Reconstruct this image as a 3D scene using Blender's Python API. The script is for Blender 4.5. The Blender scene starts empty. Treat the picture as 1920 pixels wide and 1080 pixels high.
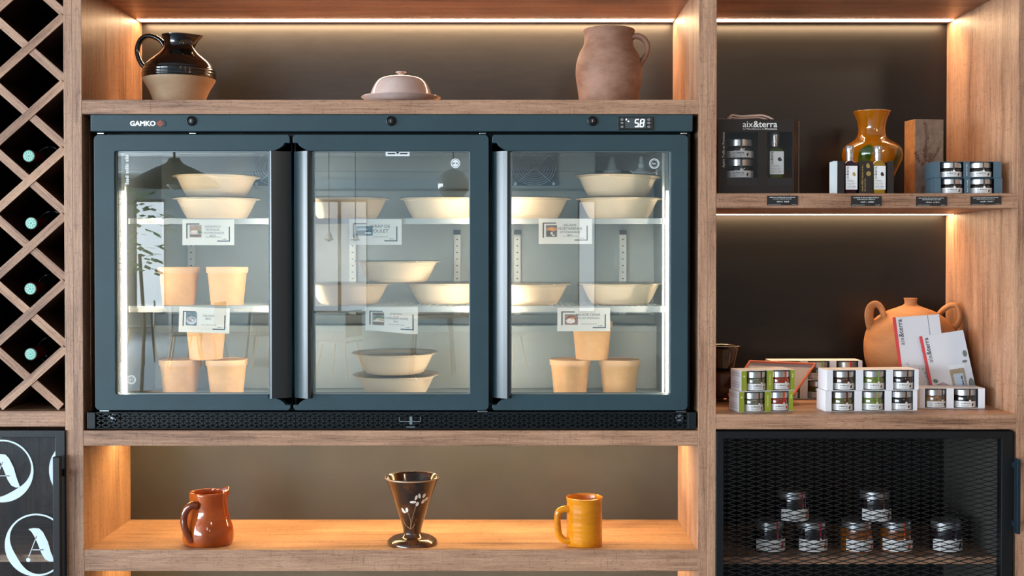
import bpy, bmesh, math, random
from mathutils import Vector, Matrix
random.seed(7)
PI = math.pi
C = bpy.context.scene.collection
SC = bpy.context.scene

# ---------------------------------------------------------------- camera
F = 2200.0            # focal length in pixels (1920 wide frame)
KP = 0.00117          # metres per pixel in the plane of the shelf fronts (y = 0)
D = KP * F            # camera distance from the shelf fronts
ZC = 1.50             # eye height
TP = F / 153000.0     # tangent of the downward pitch
PITCH = math.atan(TP)
cam_d = bpy.data.cameras.new('camera')
cam_d.sensor_width = 36.0
cam_d.lens = F / 1920.0 * 36.0
cam_d.shift_x = -2.0 / 1920.0
cam_d.shift_y = (F * TP - 64.0) / 1920.0
cam_d.clip_start = 0.05
cam = bpy.data.objects.new('camera', cam_d)
C.objects.link(cam)
cam.location = (0, -D, ZC)
cam.rotation_euler = (PI / 2 - PITCH, 0, 0)
SC.camera = cam

# ---------------------------------------------------------------- view, world, daylight
SC.view_settings.view_transform = 'Standard'
SC.view_settings.look = 'None'
SC.view_settings.gamma = 1.0
SC.view_settings.use_curve_mapping = False
SC.view_settings.exposure = 0.0
w = bpy.data.worlds.new('sky'); SC.world = w; w.use_nodes = True
w.node_tree.nodes['Background'].inputs[0].default_value = (0.62, 0.78, 1.0, 1)
w.node_tree.nodes['Background'].inputs[1].default_value = 0.5

def area(name, loc, target, sx, sy, power, col):
    l = bpy.data.lights.new(name, 'AREA'); l.shape = 'RECTANGLE'; l.size = sx; l.size_y = sy
    l.energy = power; l.color = col
    o = bpy.data.objects.new(name, l); C.objects.link(o); o.location = loc
    d = Vector(target) - Vector(loc)
    o.rotation_euler = d.to_track_quat('-Z', 'Y').to_euler()
    return o
ROOM_X0, ROOM_X1, ROOM_Y1, ROOM_H = -7.5, 5.0, -20.0, 2.95
WIN_L = [(-1.6, -3.8), (-4.4, -6.8), (-7.6, -10.2), (-11.0, -13.6), (-14.4, -17.6)]   # window spans on the left wall
WIN_F = [(-7.3, -6.7), (-3.9, -2.8), (1.25, 1.6)]                           # on the far wall
DAY = (0.80, 0.91, 1.0)
for a_, b_ in WIN_L:
    area('daylight', (ROOM_X0 - 0.12, (a_ + b_) / 2, 1.55), (0, (a_ + b_) / 2, 1.55), abs(a_ - b_), 2.1, 235 * abs(a_ - b_), DAY)
for a_, b_ in WIN_F:
    area('daylight', ((a_ + b_) / 2, ROOM_Y1 - 0.12, 1.45), ((a_ + b_) / 2, 0, 1.45), abs(a_ - b_), 2.2, (22 if b_ < -5 else 7) * abs(a_ - b_), DAY)

# ---------------------------------------------------------------- pixel to place
def z_at(py, d=0.0):
    yc = -(py - 540) / F + cam_d.shift_y * 1920 / F
    dy = math.cos(PITCH) + yc * math.sin(PITCH)
    dz = -math.sin(PITCH) + yc * math.cos(PITCH)
    return ZC + dz * (D + d) / dy
def x_at(px, py=540.0, d=0.0):
    xc = (px - 960) / F + cam_d.shift_x * 1920 / F
    yc = -(py - 540) / F + cam_d.shift_y * 1920 / F
    dy = math.cos(PITCH) + yc * math.sin(PITCH)
    return xc * (D + d) / dy
def kp(d): return KP * (D + d) / D

# ---------------------------------------------------------------- materials
def lin(c):
    if isinstance(c, str):
        c = [int(c[i:i + 2], 16) for i in (0, 2, 4)]
    r = []
    for v in c[:3]:
        v = v / 255.0
        r.append(v / 12.92 if v <= 0.04045 else ((v + 0.055) / 1.055) ** 2.4)
    return (*r, 1.0)
MATS = {}
def mat(name, col='808080', rough=0.5, metal=0.0, spec=0.5, coat=0.0, emit=None, es=0.0, bump=None, mottling=None, trans=None, sheen=0):
    if name in MATS: return MATS[name]
    m = bpy.data.materials.new(name); m.use_nodes = True
    nt = m.node_tree; b = nt.nodes['Principled BSDF']
    b.inputs['Base Color'].default_value = lin(col)
    b.inputs['Roughness'].default_value = rough
    b.inputs['Metallic'].default_value = metal
    b.inputs['Specular IOR Level'].default_value = spec
    b.inputs['Coat Weight'].default_value = coat
    b.inputs['Coat Roughness'].default_value = 0.06
    if emit:
        b.inputs['Emission Color'].default_value = lin(emit) if isinstance(emit, str) else (*emit, 1)
        b.inputs['Emission Strength'].default_value = es
    tc = None
    if bump or mottling:
        tc = nt.nodes.new('ShaderNodeTexCoord')
    if mottling:      # (colour, scale, contrast position, stretch)
        c2, sc, pos, st = mottling
        mp = nt.nodes.new('ShaderNodeMapping'); mp.inputs['Scale'].default_value = st
        nt.links.new(tc.outputs['Object'], mp.inputs['Vector'])
        n = nt.nodes.new('ShaderNodeTexNoise'); n.inputs['Scale'].default_value = sc; n.inputs['Detail'].default_value = 6
        n.inputs['Roughness'].default_value = 0.65
        nt.links.new(mp.outputs['Vector'], n.inputs['Vector'])
        r = nt.nodes.new('ShaderNodeValToRGB')
        r.color_ramp.elements[0].position = pos - 0.12; r.color_ramp.elements[1].position = pos + 0.12
        r.color_ramp.elements[0].color = lin(col); r.color_ramp.elements[1].color = lin(c2)
        nt.links.new(n.outputs['Fac'], r.inputs['Fac']); nt.links.new(r.outputs['Color'], b.inputs['Base Color'])
    if bump:          # (scale, strength, stretch)
        mp = nt.nodes.new('ShaderNodeMapping'); mp.inputs['Scale'].default_value = bump[2] if len(bump) > 2 else (1, 1, 1)
        nt.links.new(tc.outputs['Object'], mp.inputs['Vector'])
        n = nt.nodes.new('ShaderNodeTexNoise'); n.inputs['Scale'].default_value = bump[0]; n.inputs['Detail'].default_value = 4
        nt.links.new(mp.outputs['Vector'], n.inputs['Vector'])
        bp = nt.nodes.new('ShaderNodeBump'); bp.inputs['Strength'].default_value = bump[1]; bp.inputs['Distance'].default_value = 0.002
        nt.links.new(n.outputs['Fac'], bp.inputs['Height']); nt.links.new(bp.outputs['Normal'], b.inputs['Normal'])
    MATS[name] = m
    return m

def wood(name, axis, dark='5f402e', mid='a0785e', light='bf9576', rough=0.42):
    if name in MATS: return MATS[name]
    m = bpy.data.materials.new(name); m.use_nodes = True
    nt = m.node_tree; b = nt.nodes['Principled BSDF']; L = nt.links.new
    tc = nt.nodes.new('ShaderNodeTexCoord'); oi = nt.nodes.new('ShaderNodeObjectInfo')
    ad = nt.nodes.new('ShaderNodeVectorMath'); ad.operation = 'MULTIPLY_ADD'
    ad.inputs[1].default_value = (1, 1, 1)
    mul = nt.nodes.new('ShaderNodeVectorMath'); mul.operation = 'SCALE'; mul.inputs[0].default_value = (7.3, 3.1, 5.7)
    L(oi.outputs['Random'], mul.inputs['Scale'])
    L(tc.outputs['Object'], ad.inputs[0]); L(mul.outputs[0], ad.inputs[2])
    def noise(scl, s, det, rg, dist=0.0):
        mp = nt.nodes.new('ShaderNodeMapping'); mp.inputs['Scale'].default_value = scl
        L(ad.outputs[0], mp.inputs['Vector'])
        n = nt.nodes.new('ShaderNodeTexNoise'); n.inputs['Scale'].default_value = s; n.inputs['Detail'].default_value = det
        n.inputs['Roughness'].default_value = rg; n.inputs['Distortion'].default_value = dist
        L(mp.outputs['Vector'], n.inputs['Vector']); return n
    def st(a, o):
        v = [o, o, o]; v['XYZ'.index(axis)] = a; return v
    n1 = noise(st(0.55, 9), 2.2, 6, 0.6, 0.9)      # broad bands of the grain
    n2 = noise(st(3.0, 85), 3.0, 6, 0.7, 0.2)      # fine fibres
    n3 = noise(st(24, 150), 3.2, 3, 0.6, 0.8)      # short saw marks and pores
    n4 = noise((5, 5, 5), 1.2, 3, 0.5)             # blotches
    n5 = noise([150 if c == axis else 18 for c in 'XYZ'], 2.0, 2, 0.5, 1.0)   # crosswise checks
    r = nt.nodes.new('ShaderNodeValToRGB'); e = r.color_ramp.elements
    e[0].position = 0.38; e[0].color = lin(dark); e[1].position = 0.63; e[1].color = lin(light)
    k = e.new(0.50); k.color = lin(mid)
    mx = nt.nodes.new('ShaderNodeMath'); mx.operation = 'MULTIPLY_ADD'; mx.inputs[1].default_value = 0.42
    L(n2.outputs['Fac'], mx.inputs[0])
    m1 = nt.nodes.new('ShaderNodeMath'); m1.operation = 'MULTIPLY'; m1.inputs[1].default_value = 0.42
    L(n1.outputs['Fac'], m1.inputs[0])
    m4 = nt.nodes.new('ShaderNodeMath'); m4.operation = 'MULTIPLY_ADD'; m4.inputs[1].default_value = 0.20
    L(n4.outputs['Fac'], m4.inputs[0]); L(m1.outputs[0], m4.inputs[2]); L(m4.outputs[0], mx.inputs[2])
    L(mx.outputs[0], r.inputs['Fac'])
    def darken(src, n, lo, hi, amt):
        rr = nt.nodes.new('ShaderNodeMapRange'); rr.inputs[1].default_value = lo; rr.inputs[2].default_value = hi
        rr.inputs[3].default_value = amt; rr.inputs[4].default_value = 1.0
        L(n.outputs['Fac'], rr.inputs[0])
        mm = nt.nodes.new('ShaderNodeMix'); mm.data_type = 'RGBA'; mm.blend_type = 'MULTIPLY'; mm.inputs[0].default_value = 1
        L(src, mm.inputs[6]); L(rr.outputs[0], mm.inputs[7]); return mm.outputs[2]
    c = darken(r.outputs['Color'], n3, 0.34, 0.45, 0.60)
    c = darken(c, n5, 0.30, 0.39, 0.72)
    L(c, b.inputs['Base Color'])
    b.inputs['Roughness'].default_value = rough; b.inputs['Specular IOR Level'].default_value = 0.4
    bp = nt.nodes.new('ShaderNodeBump'); bp.inputs['Strength'].default_value = 0.35; bp.inputs['Distance'].default_value = 0.0015
    s = nt.nodes.new('ShaderNodeMath'); s.operation = 'ADD'
    L(n3.outputs['Fac'], s.inputs[0]); L(n2.outputs['Fac'], s.inputs[1]); L(s.outputs[0], bp.inputs['Height'])
    L(bp.outputs['Normal'], b.inputs['Normal'])
    MATS[name] = m
    return m

def pane_mat(name, tint=(1, 1, 1), refl=0.12, rough=0.0, edge=0.6):
    if name in MATS: return MATS[name]
    m = bpy.data.materials.new(name); m.use_nodes = True
    nt = m.node_tree; nt.nodes.remove(nt.nodes['Principled BSDF']); L = nt.links.new
    t = nt.nodes.new('ShaderNodeBsdfTransparent'); t.inputs[0].default_value = (*tint, 1)
    g = nt.nodes.new('ShaderNodeBsdfGlossy'); g.inputs['Roughness'].default_value = rough
    mx = nt.nodes.new('ShaderNodeMixShader'); lw = nt.nodes.new('ShaderNodeLayerWeight'); lw.inputs[0].default_value = 0.15
    mr = nt.nodes.new('ShaderNodeMapRange'); mr.inputs[3].default_value = refl; mr.inputs[4].default_value = edge
    L(lw.outputs['Fresnel'], mr.inputs[0]); L(mr.outputs[0], mx.inputs[0])
    L(t.outputs[0], mx.inputs[1]); L(g.outputs[0], mx.inputs[2]); L(mx.outputs[0], nt.nodes['Material Output'].inputs[0])
    MATS[name] = m
    return m
def glow(name, col, s):
    if name in MATS: return MATS[name]
    m = bpy.data.materials.new(name); m.use_nodes = True
    nt = m.node_tree; nt.nodes.remove(nt.nodes['Principled BSDF'])
    e = nt.nodes.new('ShaderNodeEmission'); e.inputs[0].default_value = (*col, 1); e.inputs[1].default_value = s
    nt.links.new(e.outputs[0], nt.nodes['Material Output'].inputs[0]); MATS[name] = m
    return m

WX = wood('oak_grain_along', 'X'); WZ = wood('oak_grain_upright', 'Z')
BACK = mat('charcoal_laminate', '242322', 0.33, spec=0.5, bump=(90, 0.05, (1, 1, 1)), mottling=('292827', 14, 0.5, (1, 1, 5)))
BLACKBACK = mat('black_laminate', '0d0c0b', 0.5)
TEAL = mat('petrol_blue_grey_enamel', '2a4148', 0.45, spec=0.36, mottling=('273c43', 6, 0.5, (1, 1, 1)))
BLACKM = mat('black_metal', '090d10', 0.42, spec=0.38)
BLACKP = mat('black_plastic', '0a0b0c', 0.45)
LINER = mat('pale_grey_liner', '9da4a1', 0.45)
WHITE_P = mat('white_enamel', 'b2b6b4', 0.35)
STEEL = mat('steel', 'b8bcbc', 0.25, metal=1.0)
CHROME = mat('chrome', 'd8dcde', 0.12, metal=1.0)
GLASS = pane_mat('door_glass', (0.96, 0.985, 0.98), 0.13)
CLEAR = pane_mat('clear_plastic', (0.93, 0.95, 0.95), 0.10, 0.05)
CREAM = mat('cream_fibre', 'efd7b6', 0.62, bump=(300, 0.05, (1, 1, 1)))
KRAFT = mat('kraft_paper', 'ebb880', 0.6, bump=(200, 0.04, (1, 1, 1)), mottling=('e4b078', 60, 0.5, (1, 1, 1)))
WHITE_C = mat('white_card', 'dcdce0', 0.55)
INK = mat('black_ink', '1c1c1e', 0.6)
INKG = mat('grey_ink', '6a6a6c', 0.6)
WHITE_I = mat('white_ink', 'e4e2de', 0.6)

# ---------------------------------------------------------------- mesh builder
def worldloc(o):
    v = Vector((0, 0, 0))
    while o is not None:
        v += o.location; o = o.parent
    return v
class MB:
    def __init__(s): s.v = []; s.f = []; s.m = []; s.cur = 0
    def add(s, vs, fs):
        n = len(s.v); s.v += [tuple(v) for v in vs]
        for f in fs: s.f.append([i + n for i in f]); s.m.append(s.cur)
        return s
    def box(s, x0, x1, y0, y1, z0, z1):
        if x0 > x1: x0, x1 = x1, x0
        if y0 > y1: y0, y1 = y1, y0
        if z0 > z1: z0, z1 = z1, z0
        return s.add([(x0, y0, z0), (x1, y0, z0), (x1, y1, z0), (x0, y1, z0), (x0, y0, z1), (x1, y0, z1), (x1, y1, z1), (x0, y1, z1)],
                     [(0, 3, 2, 1), (4, 5, 6, 7), (0, 1, 5, 4), (1, 2, 6, 5), (2, 3, 7, 6), (3, 0, 4, 7)])
    def obox(s, c, ux, uy, uz):      # centre and three half-axis vectors
        c, ux, uy, uz = map(Vector, (c, ux, uy, uz)); vs = []
        for k in (-1, 1):
            for i, j in ((-1, -1), (1, -1), (1, 1), (-1, 1)): vs.append(c + ux * i + uy * j + uz * k)
        return s.add(vs, [(0, 3, 2, 1), (4, 5, 6, 7), (0, 1, 5, 4), (1, 2, 6, 5), (2, 3, 7, 6), (3, 0, 4, 7)])
    def prism(s, pts, y0, y1):       # outline in XZ, thickness along Y
        a = sum(pts[i][0] * pts[(i + 1) % len(pts)][1] - pts[(i + 1) % len(pts)][0] * pts[i][1] for i in range(len(pts)))
        if a < 0: pts = pts[::-1]
        n = len(pts)
        vs = [(x, y0, z) for x, z in pts] + [(x, y1, z) for x, z in pts]
        fs = [list(range(n)), list(range(2 * n - 1, n - 1, -1))]
        for i in range(n):
            j = (i + 1) % n; fs.append((j, i, n + i, n + j))
        return s.add(vs, fs)
    def prism_z(s, pts, z0, z1):     # outline in XY, height along Z
        a = sum(pts[i][0] * pts[(i + 1) % len(pts)][1] - pts[(i + 1) % len(pts)][0] * pts[i][1] for i in range(len(pts)))
        if a < 0: pts = pts[::-1]
        n = len(pts)
        vs = [(x, y, z0) for x, y in pts] + [(x, y, z1) for x, y in pts]
        fs = [list(range(n - 1, -1, -1)), list(range(n, 2 * n))]
        for i in range(n):
            j = (i + 1) % n; fs.append((i, j, n + j, n + i))
        return s.add(vs, fs)
    def ring(s, out, inn, y0, y1):   # frame between two outlines of equal count
        n = len(out)
        vs = [(x, y0, z) for x, z in out] + [(x, y0, z) for x, z in inn] + [(x, y1, z) for x, z in out] + [(x, y1, z) for x, z in inn]
        fs = []
        for i in range(n):
            j = (i + 1) % n
            fs += [(i, j, n + j, n + i), (3 * n + i, 3 * n + j, 2 * n + j, 2 * n + i), (j, i, 2 * n + i, 2 * n + j), (n + i, n + j, 3 * n + j, 3 * n + i)]
        return s.add(vs, fs)
    def lathe(s, prof, cx=0, cy=0, cz=0, seg=48, fn=None, cap0=True, cap1=False):
        vs = []; fs = []
        for r, z in prof:
            for k in range(seg):
                t = 2 * PI * k / seg
                p = (r * math.cos(t), r * math.sin(t), z)
                if fn: p = fn(r, t, z)
                vs.append((p[0] + cx, p[1] + cy, p[2] + cz))
        m = len(prof)
        for i in range(m - 1):
            for k in range(seg):
                k2 = (k + 1) % seg
                fs.append((i * seg + k, i * seg + k2, (i + 1) * seg + k2, (i + 1) * seg + k))
        if cap0: fs.append(list(range(seg - 1, -1, -1)))
        if cap1: fs.append(list(range((m - 1) * seg, m * seg)))
        return s.add(vs, fs)
    def tube(s, pts, rad, seg=12, flat=1.0, closed=False, up=None):
        pts = [Vector(p) for p in pts]; n = len(pts)
        if not isinstance(rad, (list, tuple)): rad = [rad] * n
        vs = []; fs = []; prev = None
        for i, p in enumerate(pts):
            if closed: t = pts[(i + 1) % n] - pts[i - 1]
            else: t = pts[min(i + 1, n - 1)] - pts[max(i - 1, 0)]
            t.normalize()
            if prev is None:
                a = Vector(up) if up else (Vector((0, 0, 1)) if abs(t.z) < 0.9 else Vector((1, 0, 0)))
                u = (a - t * a.dot(t)).normalized()
            else:
                u = (prev - t * prev.dot(t)).normalized()
            prev = u; v = t.cross(u)
            for k in range(seg):
                q = 2 * PI * k / seg
                vs.append(p + u * math.cos(q) * rad[i] + v * math.sin(q) * rad[i] * flat)
        m = n if closed else n - 1
        for i in range(m):
            for k in range(seg):
                k2 = (k + 1) % seg; j = (i + 1) % n
                fs.append((i * seg + k, i * seg + k2, j * seg + k2, j * seg + k))
        if not closed:
            fs.append(list(range(seg - 1, -1, -1))); fs.append(list(range((n - 1) * seg, n * seg)))
        return s.add(vs, fs)
    def cyl(s, c, r, h, axis='Z', seg=24):
        c = Vector(c); d = {'X': Vector((1, 0, 0)), 'Y': Vector((0, 1, 0)), 'Z': Vector((0, 0, 1))}[axis]
        return s.tube([c, c + d * h], r, seg)
    def disc(s, c, r, seg=32, y=None):
        c = Vector(c)
        return s.add([(c.x + r * math.cos(2 * PI * k / seg), c.y, c.z + r * math.sin(2 * PI * k / seg)) for k in range(seg)], [list(range(seg))])
    def build(s, name, m, parent=None, world=True, smooth=False, bevel=0.0, seg=2, link=True, angle=40):
        me = bpy.data.meshes.new(name)
        me.from_pydata(s.v, [], s.f); me.validate(); me.update()
        ms = m if isinstance(m, (list, tuple)) else [m]
        for q in ms: me.materials.append(q)
        if len(ms) > 1 and len(me.polygons) == len(s.m): me.polygons.foreach_set('material_index', s.m)
        if smooth:
            me.polygons.foreach_set('use_smooth', [True] * len(me.polygons))
            try: me.set_sharp_from_angle(angle=math.radians(angle))
            except Exception: pass
        o = bpy.data.objects.new(name, me); C.objects.link(o)
        if parent is not None:
            o.parent = parent
            if world: o.location = -worldloc(parent)
        if bevel:
            b = o.modifiers.new('bevel', 'BEVEL'); b.width = bevel; b.segments = seg; b.limit_method = 'ANGLE'; b.angle_limit = math.radians(35)
        return o

def rrect(x0, x1, z0, z1, r, n=5):
    if x0 > x1: x0, x1 = x1, x0
    if z0 > z1: z0, z1 = z1, z0
    rs = r if isinstance(r, (list, tuple)) else [r] * 4       # (x0,z0) (x1,z0) (x1,z1) (x0,z1)
    out = []
    for (cx, cz, sx, sz, a0, rr) in ((x0, z0, 1, 1, PI, rs[0]), (x1, z0, -1, 1, 1.5 * PI, rs[1]), (x1, z1, -1, -1, 0, rs[2]), (x0, z1, 1, -1, 0.5 * PI, rs[3])):
        for k in range(n + 1):
            a = a0 + 0.5 * PI * k / n
            out.append((cx + sx * rr + rr * math.cos(a), cz + sz * rr + rr * math.sin(a)))
    return out
def smoothp(pts, n=6):
    out = []; P_ = [Vector(p) for p in pts]
    for i in range(len(P_) - 1):
        p0 = P_[max(i - 1, 0)]; p1 = P_[i]; p2 = P_[i + 1]; p3 = P_[min(i + 2, len(P_) - 1)]
        for k in range(n):
            t = k / n
            out.append(0.5 * ((2 * p1) + (p2 - p0) * t + (2 * p0 - 5 * p1 + 4 * p2 - p3) * t * t + (3 * p1 - p0 - 3 * p2 + p3) * t ** 3))
    out.append(P_[-1])
    return [tuple(p) for p in out]
def thing(name, label, cat, loc=(0, 0, 0), rz=0.0, group=None):
    o = bpy.data.objects.new(name, None); C.objects.link(o); o.empty_display_size = 0.05
    o.location = loc; o.rotation_euler = (0, 0, rz); o['label'] = label; o['category'] = cat
    if group: o['group'] = group
    return o
def tag(o, label, cat, group=None):
    o['label'] = label; o['category'] = cat
    if group: o['group'] = group
    return o
def struct(o): o['kind'] = 'structure'; return o
def dup(root, loc, rz=None, label=None, group=None, scale=None):
    r = root.copy(); C.objects.link(r); r.location = loc
    if rz is not None: r.rotation_euler = (0, 0, rz)
    if label: r['label'] = label
    if group: r['group'] = group
    if scale: r.scale = scale
    for ch in root.children:
        c = ch.copy(); C.objects.link(c); c.parent = r
        for g in ch.children:
            d = g.copy(); C.objects.link(d); d.parent = c
    return r
def recolour(root, part, m):
    for c in root.children_recursive:
        if c.name.split('.')[0] == part:
            c.material_slots[0].link = 'OBJECT'; c.material_slots[0].material = m

# writing: outlines of letters, returned as flat (x, z) triangles
_TX = {}
def letters(body, bold=0.0, shear=0.0, space=1.0):
    k = (body, bold, shear, space)
    if k in _TX: return _TX[k]
    cu = bpy.data.curves.new('t', 'FONT'); cu.body = body; cu.size = 1.0; cu.offset = bold; cu.shear = shear
    cu.align_x = 'LEFT'; cu.resolution_u = 3; cu.space_character = space
    o = bpy.data.objects.new('t', cu); C.objects.link(o)
    dg = bpy.context.evaluated_depsgraph_get(); dg.update()
    me = bpy.data.meshes.new_from_object(o.evaluated_get(dg))
    vs = [(v.co.x, v.co.y) for v in me.vertices]; fs = [tuple(p.vertices) for p in me.polygons]
    bpy.data.objects.remove(o); bpy.data.meshes.remove(me)
    x0 = min(v[0] for v in vs); x1 = max(v[0] for v in vs); y0 = min(v[1] for v in vs); y1 = max(v[1] for v in vs)
    _TX[k] = ([(x - x0, y) for x, y in vs], fs, x1 - x0, y0, y1)
    return _TX[k]
def write(mb, body, x, z, h, width=None, align='C', bold=0.0, rot=0.0, place=None, y=0.0, shear=0.0):
    """h is the height of a capital letter; place maps (u, v) to a 3D point."""
    vs, fs, wd, y0, y1 = letters(body, bold, shear)
    sc = h / 0.70
    sx = width / wd if width else sc
    off = {'C': -0.5, 'L': 0.0, 'R': -1.0}[align] * wd * sx
    c, s_ = math.cos(rot), math.sin(rot)
    out = []
    for vx, vy in vs:
        u = vx * sx + off; v = vy * sc
        u, v = x + u * c - v * s_, z + u * s_ + v * c
        out.append(place(u, v) if place else (u, y, v))
    mb.add(out, fs)
def logo(mb, x, z, width, align='L', rot=0.0, y=0.0, place=None):
    # the two-weight word mark, light first half and bold second half
    w1 = letters('aix')[2]; w2 = letters('&terra', 0.014)[2]; g = 0.04; tot = w1 + g + w2; sc = width / tot
    o = -width * {'L': 0.0, 'C': 0.5, 'R': 1.0}[align]; h = 0.70 * sc
    for body, dx, bd in (('aix', 0, 0.0), ('&terra', (w1 + g) * sc, 0.014)):
        u = o + dx
        write(mb, body, x + u * math.cos(rot), z + u * math.sin(rot), h, align='L', bold=bd, rot=rot, y=y, place=place)
rl = random.Random(3)
def scribble(mb, x0, x1, z, h, place=None, y=0.0, rot90=False):
    """a line of print too small to read: uneven little marks grouped like words"""
    u = x0
    while u < x1 - h * 0.4:
        wlen = rl.randint(2, 8)
        for _ in range(wlen):
            cw = h * rl.uniform(0.35, 0.7)
            if u + cw > x1: break
            hh = h * rl.choice((0.7, 0.7, 1.0)); q = [(u, z), (u + cw * 0.75, z), (u + cw * 0.75, z + hh), (u, z + hh)]
            if rot90: q = [(-b, a) for a, b in q]
            mb.add([place(a, b) if place else (a, y, b) for a, b in q], [(0, 1, 2, 3)])
            u += cw
        u += h * 0.5
def blob(mb, cx, cz, rx, rz_, y=0.0, rot=0.0, place=None, n=16, dent=0.0):
    pts = []
    for k in range(n):
        a = 2 * PI * k / n; r = 1 - dent * max(0, math.cos(a - 0.5)) ** 6
        u = rx * r * math.cos(a); v = rz_ * r * math.sin(a)
        u, v = cx + u * math.cos(rot) - v * math.sin(rot), cz + u * math.sin(rot) + v * math.cos(rot)
        pts.append(place(u, v) if place else (u, y, v))
    mb.add(pts, [list(range(n))])

# ================================================================ ROOM
rm = mat('white_plaster', 'cfd2d2', 0.8)
fl = mat('grey_blue_floor', '7c8993', 0.7, mottling=('6f7c86', 1.5, 0.5, (1, 1, 1)))
wr = wood('warm_room_panelling', 'Z', '7a4c2c', 'a86f44', 'c08a5c')
struct(MB().box(ROOM_X0, ROOM_X1, ROOM_Y1, 0.6, -0.05, 0).build('floor', fl))
struct(MB().box(ROOM_X0, ROOM_X1, ROOM_Y1, 0.6, ROOM_H, ROOM_H + 0.05).build('ceiling', rm))
struct(MB().box(ROOM_X0, ROOM_X1, 0.50, 0.6, 0, ROOM_H).build('wall_back', mat('dark_wall', '2b2a29', 0.7)))
struct(MB().box(ROOM_X1, ROOM_X1 + 0.1, ROOM_Y1, 0.6, 0, ROOM_H).build('wall_right', wr))
wl = MB(); z0, z1 = 0.5, 2.6
wl.box(ROOM_X0 - 0.1, ROOM_X0, ROOM_Y1, 0.6, 0, z0).box(ROOM_X0 - 0.1, ROOM_X0, ROOM_Y1, 0.6, z1, ROOM_H)
e = 0.6
for a_, b_ in WIN_L:
    wl.box(ROOM_X0 - 0.1, ROOM_X0, a_, e, z0, z1); e = b_
wl.box(ROOM_X0 - 0.1, ROOM_X0, ROOM_Y1, e, z0, z1)
struct(wl.build('wall_left', rm))
wf = MB(); z2, z3 = 0.35, 2.55
wf.box(ROOM_X0, ROOM_X1, ROOM_Y1 - 0.1, ROOM_Y1, 0, z2).box(ROOM_X0, ROOM_X1, ROOM_Y1 - 0.1, ROOM_Y1, z3, ROOM_H)
e = ROOM_X0
for a_, b_ in WIN_F:
    wf.box(e, a_, ROOM_Y1 - 0.1, ROOM_Y1, z2, z3); e = b_
wf.box(e, ROOM_X1, ROOM_Y1 - 0.1, ROOM_Y1, z2, z3)
struct(wf.build('wall_front', mat('blue_grey_plaster', '8fa3ac', 0.8)))
wn = 0
for a_, b_ in WIN_L:
    wn += 1; b = MB()
    for t in (0, 0.33, 0.66, 1):
        y = a_ + (b_ - a_) * t; b.box(ROOM_X0 - 0.08, ROOM_X0 - 0.02, y - 0.03, y + 0.03, z0, z1)
    b.box(ROOM_X0 - 0.08, ROOM_X0 - 0.02, a_, b_, z0, z0 + 0.05).box(ROOM_X0 - 0.08, ROOM_X0 - 0.02, a_, b_, z1 - 0.05, z1).box(ROOM_X0 - 0.08, ROOM_X0 - 0.02, a_, b_, 1.95, 2.0)
    struct(b.build('window_%d' % wn, BLACKM))
for a_, b_ in WIN_F:
    wn += 1; b = MB(); m_ = (a_ + b_) / 2
    for x in ((a_, m_, b_) if b_ - a_ > 0.8 else (a_, b_)): b.box(x - 0.03, x + 0.03, ROOM_Y1 - 0.08, ROOM_Y1 - 0.02, z2, z3)
    b.box(a_, b_, ROOM_Y1 - 0.08, ROOM_Y1 - 0.02, z2, z2 + 0.05).box(a_, b_, ROOM_Y1 - 0.08, ROOM_Y1 - 0.02, z3 - 0.05, z3)
    struct(b.build('window_%d' % wn, BLACKM))
b = MB()
for y in (-3.4, -7.0, -11.0, -15.0): b.box(ROOM_X0, ROOM_X1, y - 0.12, y + 0.12, ROOM_H - 0.22, ROOM_H)
struct(b.build('trim_1', mat('beam_grey', '9aa0a2', 0.7)))

for cx_, cy_, lb in ((2.3, -2.6, 'added round warm fill lamp nearest to the shelves'), (1.0, -4.6, 'added round warm fill lamp behind the photographer'), (3.2, -5.4, 'added round warm fill lamp closest to the right wall')):
    t = thing('fill_lamp', lb, 'lamp', (cx_, cy_, ROOM_H), 0, 'added warm fill lamps')  # unseen lamps added to warm and brighten the right side of the shelves
    MB().lathe([(0.20, -0.06), (0.21, -0.05), (0.21, 0.0), (0.001, 0.0)], seg=32, cap0=False).build('housing', mat('fill_lamp_housing', 'd8d8d4', 0.5), t, False)
    MB().lathe([(0.0005, -0.052), (0.19, -0.052)], seg=32, cap0=False).build('diffuser', glow('warm_fill_diffuser', (1.0, 0.74, 0.52), 4.0), t, False)
    area('fill_lamp_light', (cx_, cy_, ROOM_H - 0.065), (cx_ * 0.75, 0, 1.3), 0.36, 0.36, 17, (1.0, 0.74, 0.54))

# furniture of the cafe behind the photographer (seen mirrored in the glass)
def pendant(x, y, z, r, label, shade='1e2224'):
    t = thing('pendant_lamp', label, 'lamp', (x, y, z), 0, 'pendant lamps over the tables')
    p = smoothp([(r, 0), (r * 0.9, r * 0.12), (r * 0.5, r * 0.36), (r * 0.2, r * 0.5), (r * 0.12, r * 0.62)], 4)
    p = p + [(a * 0.96, b - 0.004) for a, b in p[::-1]]
    MB().lathe(p, cap0=False, seg=32).build('lamp_shade', mat('dark_lamp_shade_' + shade, shade, 0.4), t, False, True)
    MB().tube([(0, 0, r * 0.6), (0, 0, ROOM_H - z)], 0.006, 8).build('cord', BLACKP, t, False)
    q = smoothp([(0.002, -0.02), (0.03, 0), (0.032, 0.03), (0.014, 0.07)], 4)
    MB().lathe(q, seg=16).build('bulb', mat('clear_bulb', 'b8bcc0', 0.1, metal=0.6), t, False, True)
    return t
pendant(-1.50, -2.6, 1.80, 0.20, 'dark umbrella shaped pendant lamp reflected at the top of the left fridge door')
pendant(-1.82, -9.0, 1.64, 0.05, 'small dark pendant lamp reflected low in the middle fridge door')
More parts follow.
